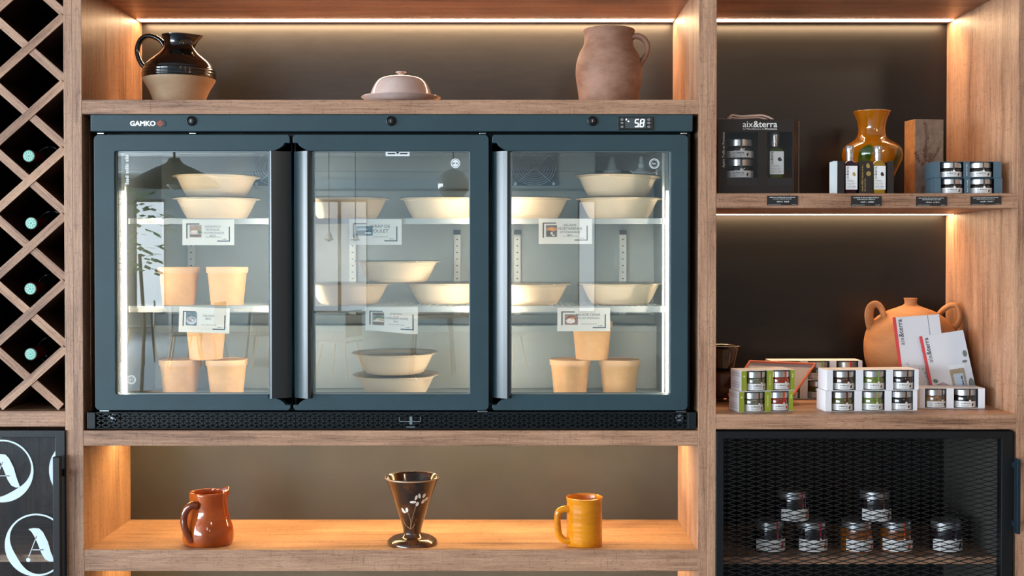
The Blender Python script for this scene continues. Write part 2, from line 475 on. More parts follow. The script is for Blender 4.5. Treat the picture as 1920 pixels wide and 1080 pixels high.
pendant(-1.60, -9.3, 1.64, 0.05, 'smaller pendant lamp hanging beside another far down the room')
pendant(-4.9, -8.0, 2.0, 0.25, 'pendant lamp hanging near the left windows of the room')
def table(x, y, r, label):
    t = thing('round_table', label, 'table', (x, y, 0), 0, 'cafe tables')
    tm = mat('table_oak', '9c7a5a', 0.4)
    MB().lathe([(r, 0.72), (r, 0.75), (0.001, 0.75)], seg=40).build('tabletop', tm, t, False)
    for k in range(4):
        a = PI / 4 + k * PI / 2
        MB().tube([(r * 0.75 * math.cos(a), r * 0.75 * math.sin(a), 0), (r * 0.6 * math.cos(a), r * 0.6 * math.sin(a), 0.72)], [0.014, 0.02], 8).build('leg', BLACKM, t, False)
    return t
t = thing('globe_lamp', 'clear glass globe lamp reflected at the top right of the middle fridge door', 'lamp', (-0.285, -3.0, 1.83))
MB().lathe([(0.075 * math.sin(PI * k / 20) + 0.0002, -0.075 * math.cos(PI * k / 20)) for k in range(21)], seg=32, cap0=False).build('globe', mat('smoky_globe', '8c8680', 0.08, metal=0.5), t, False, True)
MB().tube([(0, 0, 0.07), (0, 0, ROOM_H - 1.83)], 0.004, 8).build('cord', BLACKP, t, False)
table(-5.2, -13.4, 0.45, 'round cafe table by the left windows')
table(-3.4, -13.6, 0.45, 'round cafe table in the middle of the room')
table(-1.0, -12.0, 0.5, 'round cafe table far down the room')
def chair(x, y, rz, label):
    t = thing('dining_chair', label, 'chair', (x, y, 0), rz, 'cafe chairs')
    m_ = mat('chair_shell', '3a4044', 0.5)
    MB().box(-0.21, 0.21, -0.2, 0.2, 0.43, 0.455).build('seat', m_, t, False, bevel=0.01)
    MB().box(-0.2, 0.2, 0.18, 0.2, 0.5, 0.82).build('backrest', m_, t, False, bevel=0.008)
    for sx in (-1, 1):
        for sy in (-1, 1):
            MB().tube([(sx * 0.21, sy * 0.22, 0), (sx * 0.15, sy * 0.15, 0.43)], 0.012, 8).build('leg', tmw, t, False)
        MB().tube([(sx * 0.17, 0.17, 0.44), (sx * 0.17, 0.2, 0.55)], 0.009, 8).build('back_support', tmw, t, False)
    return t
tmw = mat('chair_wood', 'a98460', 0.5)
for x, y, rz, lb in [(-4.3, -12.8, 1.2, 'dark shell chair at the right of the window table'), (-5.4, -14.4, -1.9, 'dark shell chair behind the window table'),
                     (-4.35, -14.1, -1.4, 'dark shell chair left of the middle table'), (-3.1, -12.6, 0.3, 'dark shell chair in front of the middle table'),
                     (-0.1, -12.8, 2.0, 'dark shell chair right of the far table'), (-2.1, -11.6, -1.2, 'dark shell chair left of the far table')]:
    chair(x, y, rz, lb)
pl = thing('potted_plant', 'tall leafy green plant in a pot reflected in the left fridge door', 'plant', (-3.05, -7.0, 0))
MB().lathe([(0.14, 0), (0.19, 0.36), (0.17, 0.36), (0.16, 0.3), (0.001, 0.3)], seg=24).build('pot', mat('pot_clay', '8a6a58', 0.7), pl, False, True)
MB().tube([(0, 0, 0.3), (0.03, 0, 0.9), (0, 0.02, 1.5)], 0.015, 8).build('stem', mat('stem_brown', '5a4632', 0.7), pl, False)
b = MB(); rr = random.Random(5)
for k in range(170):
    a = rr.uniform(0, 2 * PI); h = rr.uniform(1.35, 2.1); r = rr.uniform(0.02, 0.28); c = Vector((r * math.cos(a), r * math.sin(a), h))
    d = Vector((math.cos(a), math.sin(a), rr.uniform(-0.6, 0.5))).normalized() * rr.uniform(0.07, 0.13); s_ = d.cross(Vector((0, 0, 1))).normalized() * 0.03
    b.add([c, c + d * 0.5 + s_, c + d, c + d * 0.5 - s_], [(0, 1, 2, 3)])
b.build('foliage', mat('leaf_green', '3f8a3a', 0.5), pl, False)

# ================================================================ SHELVING
ZTOP = z_at(-190)
LEDW = glow('warm_led_strip', (1.0, 0.65, 0.36), 60.0)
LEDO = glow('amber_led_strip', (1.0, 0.69, 0.31), 140.0)
LEDW2 = glow('warm_led_strip_narrow', (1.0, 0.65, 0.36), 34.0)
def upright(x0, x1, parent):
    return MB().box(x0, x1, 0, 0.44, 0, ZTOP).build('side_panel', WZ, parent, bevel=0.0008)
XA, XB, XC_ = x_at(121), x_at(137.5), x_at(155)
XD, XE, XF = x_at(1309.5), x_at(1327), x_at(1343)
XG, XH = x_at(1907), x_at(1924)
XL = x_at(-106)

LEDBODY = mat('led_profile', 'b8a898', 0.5)
def led(x0, x1, y0, y1, zt_, glowm, parent):
    b = MB(); b.cur = 0; b.box(x0, x1, y0, y1, zt_ - 0.0012, zt_)
    b.cur = 1; b.add([(x0, y0, zt_ - 0.0014), (x0, y1, zt_ - 0.0014), (x1, y1, zt_ - 0.0014), (x1, y0, zt_ - 0.0014)], [(0, 1, 2, 3)])
    return b.build('led_strip', [LEDBODY, glowm], parent)
# --- left unit: wine rack over a glazed cabinet
lu = thing('wine_rack_cabinet', 'wooden wall unit at left with diamond lattice wine rack above a glass door', 'cabinet', (x_at(10), 0.2, 0))
upright(XA, XB, lu); upright(x_at(-123), XL, lu)
MB().box(XL, XA, 0, 0.43, ZTOP - 0.022, ZTOP).build('top_board', WX, lu)
MB().box(XL, XA, 0, 0.43, z_at(800), z_at(771)).build('shelf', WX, lu, bevel=0.0008)
MB().box(XL, XA, 0.44, 0.455, 0, ZTOP).build('back_panel', WZ, lu)
MB().box(XL, XA, 0.335, 0.345, z_at(771), ZTOP - 0.022).build('rack_back', BLACKBACK, lu)
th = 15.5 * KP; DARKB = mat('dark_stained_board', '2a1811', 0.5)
def lattice(sgn, x0, y0):
    """one lattice board through front-plane pixel (x0, y0), rising to the right when sgn = 1, clipped to the rack opening"""
    lo, hi = -89.0, 120.5; top, bot = -168.0, 771.0
    pts = []
    for t in range(-4000, 4001):
        x = x0 + t * 0.5; y = y0 - sgn * (x - x0) * 62.4 / 70.0
        if lo <= x <= hi and top <= y <= bot - 7: pts.append((x, y))
    if len(pts) < 20: return
    (xa, ya), (xb, yb) = pts[0], pts[-1]
    P0 = Vector((x_at(xa), 0, z_at(ya))); P1 = Vector((x_at(xb), 0, z_at(yb)))
    L_ = (P1 - P0).length; cth = (P0 + P1) / 2
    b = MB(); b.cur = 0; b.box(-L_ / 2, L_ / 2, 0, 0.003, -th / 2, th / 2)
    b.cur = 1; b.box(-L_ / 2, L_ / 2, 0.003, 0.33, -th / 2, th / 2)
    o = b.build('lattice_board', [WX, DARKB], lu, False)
    o.location = Vector((cth.x, 0.004 if sgn > 0 else 0.0065, cth.z)) - lu.location
    o.rotation_euler = (0, -math.atan2(P1.z - P0.z, P1.x - P0.x), 0)
ks = [89 + 124.8 * k for k in range(-5, 9)]
for y in ks:
    lattice(1, 54, y); lattice(-1, 54, y)
# glazed door below
fr = MB()
X0, X1 = x_at(-88), x_at(122.5)
xi = x_at(103.5); zt, zi, zb = z_at(806), z_at(819.5), 0.12
fr.ring([(X0, zb), (X1, zb), (X1, zt), (X0, zt)], [(X0 + 0.022, zb + 0.022), (xi, zb + 0.022), (xi, zi), (X0 + 0.022, zi)], -0.006, 0.018)
door = fr.build('door', BLACKM, lu, bevel=0.0015)
MB().box(X0 + 0.02, xi + 0.002, 0.006, 0.010, zb + 0.02, zi + 0.002).build('pane', pane_mat('cabinet_glass', (0.95, 0.97, 0.97), 0.035), door)
hb = MB().box(x_at(108), x_at(121.5), -0.034, -0.020, 0.42, z_at(852))
for z in (0.46, z_at(885)): hb.box(x_at(111), x_at(118), -0.021, -0.005, z - 0.008, z + 0.008)
hb.build('handle', BLACKM, door, bevel=0.0015)
MB().box(XL, XA, 0.02, 0.43, z_at(1053.5, 0.02), z_at(1040, 0.02)).build('shelf', WX, lu)
MB().box(XL, XA, 0.03, 0.43, 0.42, 0.44).build('shelf', WX, lu)
MB().box(XL, XA, 0.005, 0.43, 0.06, 0.115).build('plinth', WX, lu)
# frosted emblem: a ring of swelling width around a brush-drawn letter A
def clip_poly(poly, x1, x0=-9):
    for lim, sgn in ((x1, 1), (x0, -1)):
        out = []
        for i in range(len(poly)):
            a, b_ = poly[i], poly[(i + 1) % len(poly)]
            ia = sgn * (lim - a[0]) >= 0; ib = sgn * (lim - b_[0]) >= 0
            if ia: out.append(a)
            if ia != ib:
                t = (lim - a[0]) / (b_[0] - a[0]); out.append((lim, a[1] + t * (b_[1] - a[1])))
        poly = out
        if not poly: return poly
    return poly
EMB = mat('frosted_white_film', 'cfdde2', 0.7)
def emblem(cx, cy, r, thick_dir, letter_only_right=False):
    mb = MB(); lim = x_at(103.2, cy)
    def W(x, y): return (x_at(x, y), z_at(y))
    n = 72; tx, ty = math.cos(thick_dir), math.sin(thick_dir)
    for k in range(n):
        q = []
        for kk in (k, k + 1):
            a = 2 * PI * kk / n; ca, sa = math.cos(a), math.sin(a)
            al = max(0.0, ca * tx + sa * ty)
            wdt = 3.2 + 13.0 * al ** 3
            q.append(((cx + r * ca, cy + r * sa), (cx + (r - wdt) * ca, cy + (r - wdt) * sa)))
        poly = clip_poly([W(*q[0][0]), W(*q[1][0]), W(*q[1][1]), W(*q[0][1])], lim)
        if len(poly) >= 3: mb.add([(x, 0.0052, z) for x, z in poly], [list(range(len(poly)))])
    brush = [(-15, -30), (-4, -32), (6, -31), (13, -24), (22, -6), (27, 12), (34, 31), (25, 31), (17, 27), (10, 16), (3, -2), (-4, -17), (-9, -25)]
    poly = clip_poly([W(cx + a, cy + b_) for a, b_ in brush], lim)
    if len(poly) >= 3: mb.add([(x, 0.0052, z) for x, z in poly], [list(range(len(poly)))])
    for (xa, ya, xb, yb) in ((1, -17, -14, 22), (-7, 9, 14, 9)):
        d = Vector((xb - xa, yb - ya)).normalized(); nx, ny = -d.y * 0.7, d.x * 0.7
        poly = clip_poly([W(cx + xa + nx, cy + ya + ny), W(cx + xb + nx, cy + yb + ny), W(cx + xb - nx, cy + yb - ny), W(cx + xa - nx, cy + ya - ny)], lim)
        if len(poly) >= 3: mb.add([(x, 0.0052, z) for x, z in poly], [list(range(len(poly)))])
    poly = clip_poly([W(cx - 15 + 4 * math.cos(2 * PI * k / 14), cy + 28 + 4 * math.sin(2 * PI * k / 14)) for k in range(14)], lim)
    if len(poly) >= 3: mb.add([(x, 0.0052, z) for x, z in poly], [list(range(len(poly)))])
    if mb.v: mb.build('emblem', EMB, door)
emblem(2, 884, 59, math.radians(60)); emblem(149, 882, 59, math.radians(170)); emblem(66, 1023, 59, math.radians(150))
emblem(2, 1162, 59, math.radians(60)); emblem(-80, 1023, 59, math.radians(150))

# --- centre unit
cu_ = thing('open_shelving_unit', 'wide wooden shelving unit built around the three door fridge', 'shelving unit', (x_at(734), 0.2, 0))
upright(XB, XC_, cu_); upright(XD, XE, cu_)
ZCEIL = z_at(38, 0.385)
MB().box(XC_, XD, 0.002, 0.44, ZCEIL, ZCEIL + 0.03).build('top_board', WX, cu_)
MB().box(XC_, XD, 0.002, 0.44, ZTOP - 0.022, ZTOP).build('top_board', WX, cu_)
MB().box(XC_, XD, 0.0005, 0.44, z_at(214), z_at(187)).build('shelf', WX, cu_, bevel=0.0008)
MB().box(XC_, XD, 0.0005, 0.44, z_at(836), z_at(807.5)).build('shelf', WX, cu_, bevel=0.0008)
ZFL = z_at(1035)
MB().box(XC_, XD, 0.018, 0.44, ZFL - 0.02, ZFL).build('shelf', WX, cu_)
MB().box(XC_, XD, 0.0005, 0.018, z_at(1071), z_at(1031)).build('front_rail', WX, cu_, bevel=0.001)
MB().box(XC_, XD, 0.018, 0.44, 0.36, 0.38).build('shelf', WX, cu_)
MB().box(XC_, XD, 0.02, 0.04, 0, 0.10).build('plinth', WX, cu_)
MB().box(XC_, XD, 0.42, 0.44, z_at(187), ZCEIL).build('back_panel', BACK, cu_)
MB().box(XC_, XD, 0.315, 0.335, 0.0, z_at(836)).build('back_panel', mat('grey_brown_laminate', '343433', 0.38, spec=0.5, mottling=('3b3a38', 5, 0.5, (1, 1, 1))), cu_)
led(XC_ + 0.004, XD - 0.004, 0.366, 0.398, ZCEIL, LEDW, cu_)
led(XC_ + 0.004, XD - 0.004, 0.200, 0.212, z_at(836), LEDO, cu_)
led(XC_ + 0.004, XD - 0.004, 0.200, 0.212, ZFL - 0.02, LEDO, cu_)

# --- right unit
ru = thing('open_shelving_unit', 'wooden unit at right with two open shelves above a black mesh door', 'shelving unit', (x_at(1625), 0.2, 0))
upright(XE, XF, ru); upright(XG, XH, ru)
Z2T, Z2B = z_at(362.5), z_at(390); Z3T, Z3B = z_at(777), z_at(805)
MB().box(XF, XG, 0.002, 0.44, ZCEIL, ZCEIL + 0.03).build('top_board', WX, ru)
MB().box(XF, XG, 0.002, 0.44, ZTOP - 0.022, ZTOP).build('top_board', WX, ru)
MB().box(XF, XG, 0.0005, 0.44, Z2B, Z2T).build('shelf', WX, ru, bevel=0.0008)
MB().box(XF, XG, 0.0005, 0.44, Z3B, Z3T).build('shelf', WX, ru, bevel=0.0008)
BACKR = mat('black_brown_laminate', '0b0a0a', 0.33, spec=0.4, mottling=('0e0d0c', 8, 0.5, (1, 1, 4)))
MB().box(XF, XG, 0.425, 0.44, Z3T, ZCEIL).build('back_panel', BACKR, ru)
led(XF + 0.004, XG - 0.004, 0.366, 0.398, ZCEIL, LEDW, ru)
led(XF + 0.004, XG - 0.004, 0.360, 0.414, Z2B - 0.0005, LEDW2, ru)
MB().box(XF, XG, 0.425, 0.44, 0.06, Z3B).build('back_panel', BACKR, ru)
for a_, b_ in ((XF, XF + 0.002), (XG - 0.002, XG)): MB().box(a_, b_, 0.03, 0.425, 0.06, Z3B).build('inner_side_sheet', mat('dark_grey_sheet', '4a4844', 0.6), ru)  # thin dark grey sheets over both inner side faces
zs = z_at(1044, 0.10)
MB().box(XF, XG, 0.10, 0.42, zs - 0.0168, zs).build('shelf', WX, ru)
MB().box(XF, XG, 0.03, 0.42, 0.40, 0.418).build('shelf', WX, ru)
MB().box(XF, XG, 0.01, 0.42, 0.06, 0.115).build('plinth', WX, ru)
# black mesh door
MX0, MX1 = x_at(1343.5), x_at(1900); MI0, MI1 = x_at(1357), x_at(1878.5)
mt_, mi_ = z_at(808.5), z_at(822)
fr = MB().ring(rrect(MX0, MX1, 0.12, mt_, [0.002, 0.006, 0.006, 0.002], 4), rrect(MI0, MI1, 0.14, mi_, 0.0005, 4), -0.004, 0.02)
mdoor = fr.build('door', BLACKM, ru, bevel=0.001)
mb = MB(); pw, ph = 36.6 * KP, 9.15 * KP; tk = 0.0008
cx0 = x_at(1857 + 36.6 * 0, 840); cz0 = z_at(835.5)
def strand(p, q, w_, y0, y1):
    d = Vector((q[0] - p[0], q[1] - p[1])).normalized(); nx, nz = -d.y * w_, d.x * w_
    mb.prism([(p[0] + nx, p[1] + nz), (q[0] + nx, q[1] + nz), (q[0] - nx, q[1] - nz), (p[0] - nx, p[1] - nz)], y0, y1)
nx_ = int((MI1 - MI0) / (pw / 2)) + 3
nz_ = int((mi_ - 0.14) / ph) + 2
for i in range(-nx_, 3):
    xa = cx0 + i * pw / 2; xb = xa + pw / 2
    if xb < MI0 or xa > MI1: continue
    for j in range(-2, nz_):
        zc = cz0 - j * ph
        s0, s1 = (1, 0) if i % 2 == 0 else (0, 1)
        for sg in (1, -1):
            za = zc + sg * s0 * ph / 2; zb_ = zc + sg * s1 * ph / 2
            if max(za, zb_) > mi_ + 0.001 or min(za, zb_) < 0.139: continue
            p, q = (xa, za), (xb, zb_)
            if xa < MI0: t = (MI0 - xa) / (xb - xa); p = (MI0, za + (zb_ - za) * t)
            if xb > MI1: t = (MI1 - xa) / (xb - xa); q = (MI1, za + (zb_ - za) * t)
            strand(p, q, tk, 0.006, 0.0085)
mb.build('wire_mesh', BLACKP, mdoor)
hb = MB().box(x_at(1895, 900), x_at(1901.5, 900), -0.034, -0.016, z_at(995), z_at(856))
for z in (z_at(980), z_at(870)): hb.box(x_at(1896, 900), x_at(1899, 900), -0.018, -0.003, z - 0.006, z + 0.006)
hb.build('handle', mat('dark_blue_metal', '10202a', 0.3), mdoor, bevel=0.001)

# ================================================================ FRIDGE
fg = thing('display_refrigerator', 'petrol blue three door glass bar fridge showing bowls and cups of food', 'refrigerator', (x_at(734), 0.22, z_at(807.5)))
FX0, FX1 = x_at(169), x_at(1300)
FZ0, FZ1 = z_at(806.5), z_at(214.5)
ix0, ix1 = x_at(203), x_at(1266)
iz0, iz1 = z_at(762), z_at(258)
DB = 0.395
b = MB()
b.box(FX0, FX1, 0.05, 0.43, iz1, FZ1 - 0.004).box(FX0, FX1, 0.05, 0.43, FZ0 + 0.004, iz0 - 0.004).box(FX0, ix0 - 0.002, 0.05, 0.43, iz0 - 0.004, iz1).box(ix1 + 0.002, FX1, 0.05, 0.43, iz0 - 0.004, iz1)
b.box(FX0, FX1, DB + 0.004, 0.43, FZ0 + 0.004, FZ1 - 0.004)
body = b.build('cabinet_body', BLACKM, fg)
b = MB(); t_ = 0.003
b.box(ix0 - t_, ix0, 0.052, DB, iz0, iz1).box(ix1, ix1 + t_, 0.052, DB, iz0, iz1).box(ix0, ix1, 0.052, DB, iz1 - t_, iz1).box(ix0, ix1, 0.052, DB, iz0 - t_, iz0).box(ix0, ix1, DB, DB + t_, iz0, iz1)
b.build('inner_liner', LINER, fg)
# raised hump over the compressor at the foot of the back wall
hz = z_at(610, 0.33)
MB().box(x_at(240, 610, 0.33), x_at(1236, 610, 0.33), 0.33, DB - 0.001, iz0 + 0.0005, hz).build('compressor_hump', LINER, fg, bevel=0.003)
MB().box(x_at(240, 600, 0.36), x_at(1232, 600, 0.36), 0.372, DB - 0.0005, hz + 0.001, z_at(591, 0.36)).build('back_wall_band', mat('band_grey', '707672', 0.5), fg)  # darker grey band across the back wall above the hump
# evaporator cover with fans
ex0, ex1 = x_at(478, 320, 0.30), x_at(1116, 320, 0.30)
ez = z_at(354, 0.29)
ev = MB().box(ex0, ex1, 0.29, DB - 0.001, ez, iz1 - 0.004).build('evaporator_cover', mat('cover_grey', '868c8a', 0.45), fg, bevel=0.002)
for cx in (1002, 518):
    X = x_at(cx, 315, 0.288); Z = z_at(315, 0.288); h = 41.5 * kp(0.288)
    pl_ = MB().box(X - h, X + h, 0.284, 0.2905, Z - h * 0.8, Z + h * 0.8).build('fan_plate', mat('fan_dark', '23282a', 0.5), ev)
    b = MB()
    for r in (0.12, 0.24, 0.36, 0.48, 0.60, 0.72, 0.84, 0.95):
        b.tube([(X + h * r * math.cos(a), 0.2805, Z + h * 0.82 * r * math.sin(a) / 0.82 * 0.82) for a in [2 * PI * k / 40 for k in range(40)]], 0.0008, 6, closed=True)
    for a in (PI * 0.25, PI * 0.75, PI * 1.25, PI * 1.75):
        b.tube([(X, 0.2815, Z), (X + h * math.cos(a) * 1.05, 0.2815, Z + h * 0.9 * math.sin(a))], 0.001, 6)
    for sx in (-1, 1): b.cyl((X + sx * h * 0.86, 0.278, Z - h * 0.72), 0.004, 0.006, 'Y', 12)
    b.build('fan_guard', CHROME, pl_, smooth=True)
# slotted rails on the back wall
for px in (358, 661, 857, 970, 1168):
    X = x_at(px, 480, 0.385); w2 = 6.2 * kp(0.385)
    zt_ = z_at(440, 0.385); zb_ = z_at(600, 0.385) + 0.004
    rl_ = MB().box(X - w2, X + w2, 0.386, DB - 0.0005, zb_, zt_).build('shelf_rail', mat('rail_white', 'd0d2cc', 0.35), fg)
    s = MB()
    z = zt_ - 0.012
    while z > zb_ + 0.006:
        s.box(X - 0.0022, X + 0.0022, 0.3855, 0.387, z - 0.0011, z + 0.0011); z -= 0.0165
    s.build('slots', BLACKP, rl_)
    MB().box(X - w2 * 1.05, X + w2 * 1.05, 0.378, DB - 0.001, zt_, zt_ + 0.012).build('clip', mat('dark_clip', '2e3434', 0.4), rl_)
# wire shelves with a white front rail
def fshelf(pytop, pybot, d0=0.09):
    zt_, zb_ = z_at(pytop, d0), z_at(pybot, d0)
    xa, xb = x_at(221, 480, d0), x_at(1247, 480, d0)
    s = MB().box(xa, xb, d0, d0 + 0.003, zb_, zt_).build('shelf', WHITE_P, fg)
    w_ = MB(); x = xa + 0.006
    while x < xb:
        w_.box(x - 0.001, x + 0.001, d0 + 0.003, 0.37, zt_ - 0.0022, zt_ - 0.0002); x += 0.0145
    for y in (0.12, 0.24, 0.36): w_.box(xa, xb, y, y + 0.004, zt_ - 0.006, zt_ - 0.0022)
    w_.build('shelf_wires', WHITE_P, s)
    return zt_
ZS1 = fshelf(409.5, 420); ZS2 = fshelf(574, 585.5)
# mullion posts and led tubes
LEDF = glow('fridge_led', (1.0, 0.84, 0.66), 125.0)
for px in (546, 919):
    MB().box(x_at(px - 9), x_at(px + 9), 0.05, 0.075, iz0, iz1).build('mullion', BLACKP, fg)
for px in (231.5, 533, 559, 906, 932, 1250):
    X = x_at(px, 480, 0.056); w2 = 0.0028 if 300 < px < 1200 else 0.0016
    MB().box(X - w2, X + w2, 0.0545, 0.0585, iz0 + 0.02, z_at(358, 0.056)).build('led_tube', LEDF, fg)
for px in (238, 1243):
    X = x_at(px, 480, 0.07)
    MB().box(X - 0.002, X + 0.002, 0.062, 0.075, iz0 + 0.005, iz1 - 0.01).build('led_holder', WHITE_P, fg)

# header panel
hd = MB().box(x_at(171), x_at(1298.5), 0.0, 0.05, z_at(246.5), z_at(214.5)).build('header_panel', TEAL, fg, bevel=0.002)
pill = MB().prism(rrect(x_at(241.5, 230), x_at(311, 230), z_at(238.5), z_at(225), 6.4 * KP, 6), -0.0012, 0.001).build('badge', mat('badge_dark', '1d2a2e', 0.4), hd)
b = MB(); write(b, 'GAMKO', x_at(244, 231), z_at(235.8), 8.6 * KP, width=48 * KP, align='L', bold=0.045, y=-0.0015)
b.build('lettering', mat('badge_white', 'eef2f2', 0.4), pill)
b = MB(); gx, gz = x_at(300.5, 231), z_at(231.6)
def dia(r): return [(gx - r, gz), (gx, gz - r), (gx + r, gz), (gx, gz + r)]
b.ring(dia(6.2 * KP), dia(4.8 * KP), -0.0018, -0.001)
b.box(gx - 2.4 * KP, gx + 1.2 * KP, -0.0018, -0.001, gz + 1.4 * KP, gz + 2.4 * KP).box(gx - 2.8 * KP, gx - 1.7 * KP, -0.0018, -0.001, gz - 1.6 * KP, gz + 2.0 * KP)
b.box(gx - 2.2 * KP, gx + 2.6 * KP, -0.0018, -0.001, gz - 2.2 * KP, gz - 1.2 * KP).box(gx + 1.6 * KP, gx + 2.6 * KP, -0.0018, -0.001, gz - 1.6 * KP, gz + 0.6 * KP)
b.build('diamond_logo', mat('badge_orange', 'd0583c', 0.4), pill)
for px in (359, 733, 1110.5):
    X, Z = x_at(px, 227), z_at(227)
    l_ = MB().lathe([(9.2 * KP, 0), (9.2 * KP, 0.003), (7.4 * KP, 0.0045), (6.4 * KP, 0.0015), (5.0 * KP, 0.002), (4.6 * KP, 0.0042), (0.0001, 0.0046)], seg=32, fn=lambda r, t, z: (r * math.cos(t), -z, r * math.sin(t)))
    o = l_.build('lock', BLACKP, hd, True, True, angle=30); o.location = o.location + Vector((X, 0, Z)); 
    k = MB().box(-0.0008, 0.0008, -0.0052, -0.0035, -0.003, 0.003).build('keyhole', STEEL, o, False)
dsp = MB().prism(rrect(x_at(1158, 231), x_at(1224.5, 231), z_at(244), z_at(219), 2.5 * KP, 4), -0.003, 0.002).build('thermostat', mat('display_black', '0a0f12', 0.18, coat=0.4), hd, bevel=0.0006)
MB().box(x_at(1172, 231), x_at(1211, 231), -0.0034, -0.003, z_at(240.5), z_at(222)).build('screen', mat('screen_grey', '36434a', 0.2), dsp)
b = MB()
DG = {'5': 'afgcd', '8': 'abcdefg'}
def seg7(ch, x, z, w_, h_):
    t = h_ * 0.13; sh = 0.14
    S = {'a': (0, h_, w_, h_), 'd': (0, 0, w_, 0), 'g': (0, h_ / 2, w_, h_ / 2), 'f': (0, h_ / 2, 0, h_), 'b': (w_, h_ / 2, w_, h_), 'e': (0, 0, 0, h_ / 2), 'c': (w_, 0, w_, h_ / 2)}
    for c in DG[ch]:
        xa, za, xb, zb = S[c]
        if xa == xb: q = [(xa - t / 2, za + t * .3), (xa + t / 2, za + t * .3), (xa + t / 2, zb - t * .3), (xa - t / 2, zb - t * .3)]
        else: q = [(xa + t * .3, za - t / 2), (xb - t * .3, za - t / 2), (xb - t * .3, za + t / 2), (xa + t * .3, za + t / 2)]
        b.prism([(x + u + sh * v, z + v) for u, v in q], -0.0044, -0.0034)
seg7('5', x_at(1189.5, 231), z_at(238), 6.4 * KP, 13.6 * KP); seg7('8', x_at(1199.5, 231), z_at(238), 6.4 * KP, 13.6 * KP)
b.box(x_at(1196.7, 231), x_at(1198.2, 231), -0.0044, -0.0034, z_at(239), z_at(237.4))
for px, py in ((1174, 224.5), (1178, 228)): b.box(x_at(px - 1.3, 231), x_at(px + 1.3, 231), -0.0044, -0.0034, z_at(py + 1.2), z_at(py - 1.2))
b.build('digits', glow('digit_white', (0.85, 0.95, 1.0), 2.2), dsp)
for px in (1166, 1216):
    for py in (224.5, 231, 238): MB().ring(rrect(x_at(px - 2.4, 231), x_at(px + 2.4, 231), z_at(py + 1.7), z_at(py - 1.7), 1.5 * KP, 3), rrect(x_at(px - 1.6, 231), x_at(px + 1.6, 231), z_at(py + 1.0), z_at(py - 1.0), 0.9 * KP, 3), -0.0036, -0.003).build('button', mat('button_grey', 'a8b0b2', 0.4), dsp)

# doors
def fdoor(hx, gx, ax, ex, letter):
    """hinge edge, glass edge at hinge side, glass edge at handle side, far edge of the handle (pixels)"""
    sg = 1 if ex > hx else -1
    X = lambda p: x_at(p, 500)
    R = 9 * KP
    zt_, zb_ = z_at(252.5), z_at(769.5); gt, gb = z_at(283), z_at(740)
    H, G, A_, E = X(hx), X(gx), X(ax), X(ex)
    pts = []
    for k in range(6): a = PI / 2 * k / 5; pts.append((H + sg * (R - R * math.cos(a)), zt_ - R + R * math.sin(a)))
    pts += [(E - sg * 0.004, zt_), (E, zt_ - 0.006), (E, z_at(268)), (E - sg * 0.011, z_at(268)), (E - sg * 0.014, z_at(273)), (E - sg * 0.022, z_at(278)), (E - sg * 0.034, gt), (A_, gt)]
    r2 = 4 * KP
    for k in range(5): a = PI / 2 * k / 4; pts.append((G + sg * (r2 - r2 * math.sin(a)), gt - r2 + r2 * math.cos(a)))
    for k in range(5): a = PI / 2 * k / 4; pts.append((G + sg * (r2 - r2 * math.cos(a)), gb + r2 - r2 * math.sin(a)))
    pts += [(A_, gb), (A_, z_at(746)), (E - sg * 0.034, z_at(746)), (E - sg * 0.022, z_at(750)), (E - sg * 0.014, z_at(755)), (E - sg * 0.011, z_at(759)), (E, z_at(759)), (E, zb_ + 0.006), (E - sg * 0.004, zb_)]
    for k in range(6): a = PI / 2 * k / 5; pts.append((H + sg * (R - R * math.sin(a)), zb_ + R - R * math.cos(a)))
    dr = MB().prism(pts, 0.0, 0.026)
    dr.box(min(A_, E), max(A_, E), 0.026, 0.046, zb_, zt_)
    dr.box(min(H, E), max(H, E), 0.026, 0.046, gt, zt_).box(min(H, E), max(H, E), 0.026, 0.046, zb_, gb).box(min(H, G), max(H, G), 0.026, 0.046, zb_, zt_)
    dr = dr.build('door', TEAL, fg, bevel=0.0012)
    # grip: a convex lip that slopes back towards the gap between the doors
    hp = []
    A2 = A_ + sg * 2.2 * KP; n = 14; wd = abs(E - A2)
    for k in range(n + 1):
        t = k / n
        hp.append((A2 + sg * wd * t, -0.012 + 0.027 * t ** 1.5 + 0.006 * max(0, 0.12 - t) / 0.12))
    hp = [(A2, 0.026)] + hp + [(E, 0.0262)]
    MB().prism_z(hp, z_at(746.5), gt - 0.0005).build('handle', mat('handle_petrol', '26363c', 0.28, spec=0.55), dr, smooth=True, angle=25)
    MB().box(G - sg * 0.003, A_ + sg * 0.002, 0.012, 0.016, gb - 0.003, gt + 0.003).build('glass_pane', GLASS, dr)
    r3 = 4 * KP
    MB().ring(rrect(G, A_, gb, gt, r3, 4), rrect(min(G, A_) + 0.0013, max(G, A_) - 0.0013, gb + 0.0013, gt - 0.0013, r3, 4), 0.010, 0.0118).build('glass_trim', mat('trim_grey', '9aa4a6', 0.3, metal=0.6), dr)
    return dr
d1 = fdoor(177, 215.5, 503, 544, 1); d2 = fdoor(916.5, 880.5, 585, 549.5, 2); d3 = fdoor(1290, 1257, 958, 922.5, 3)
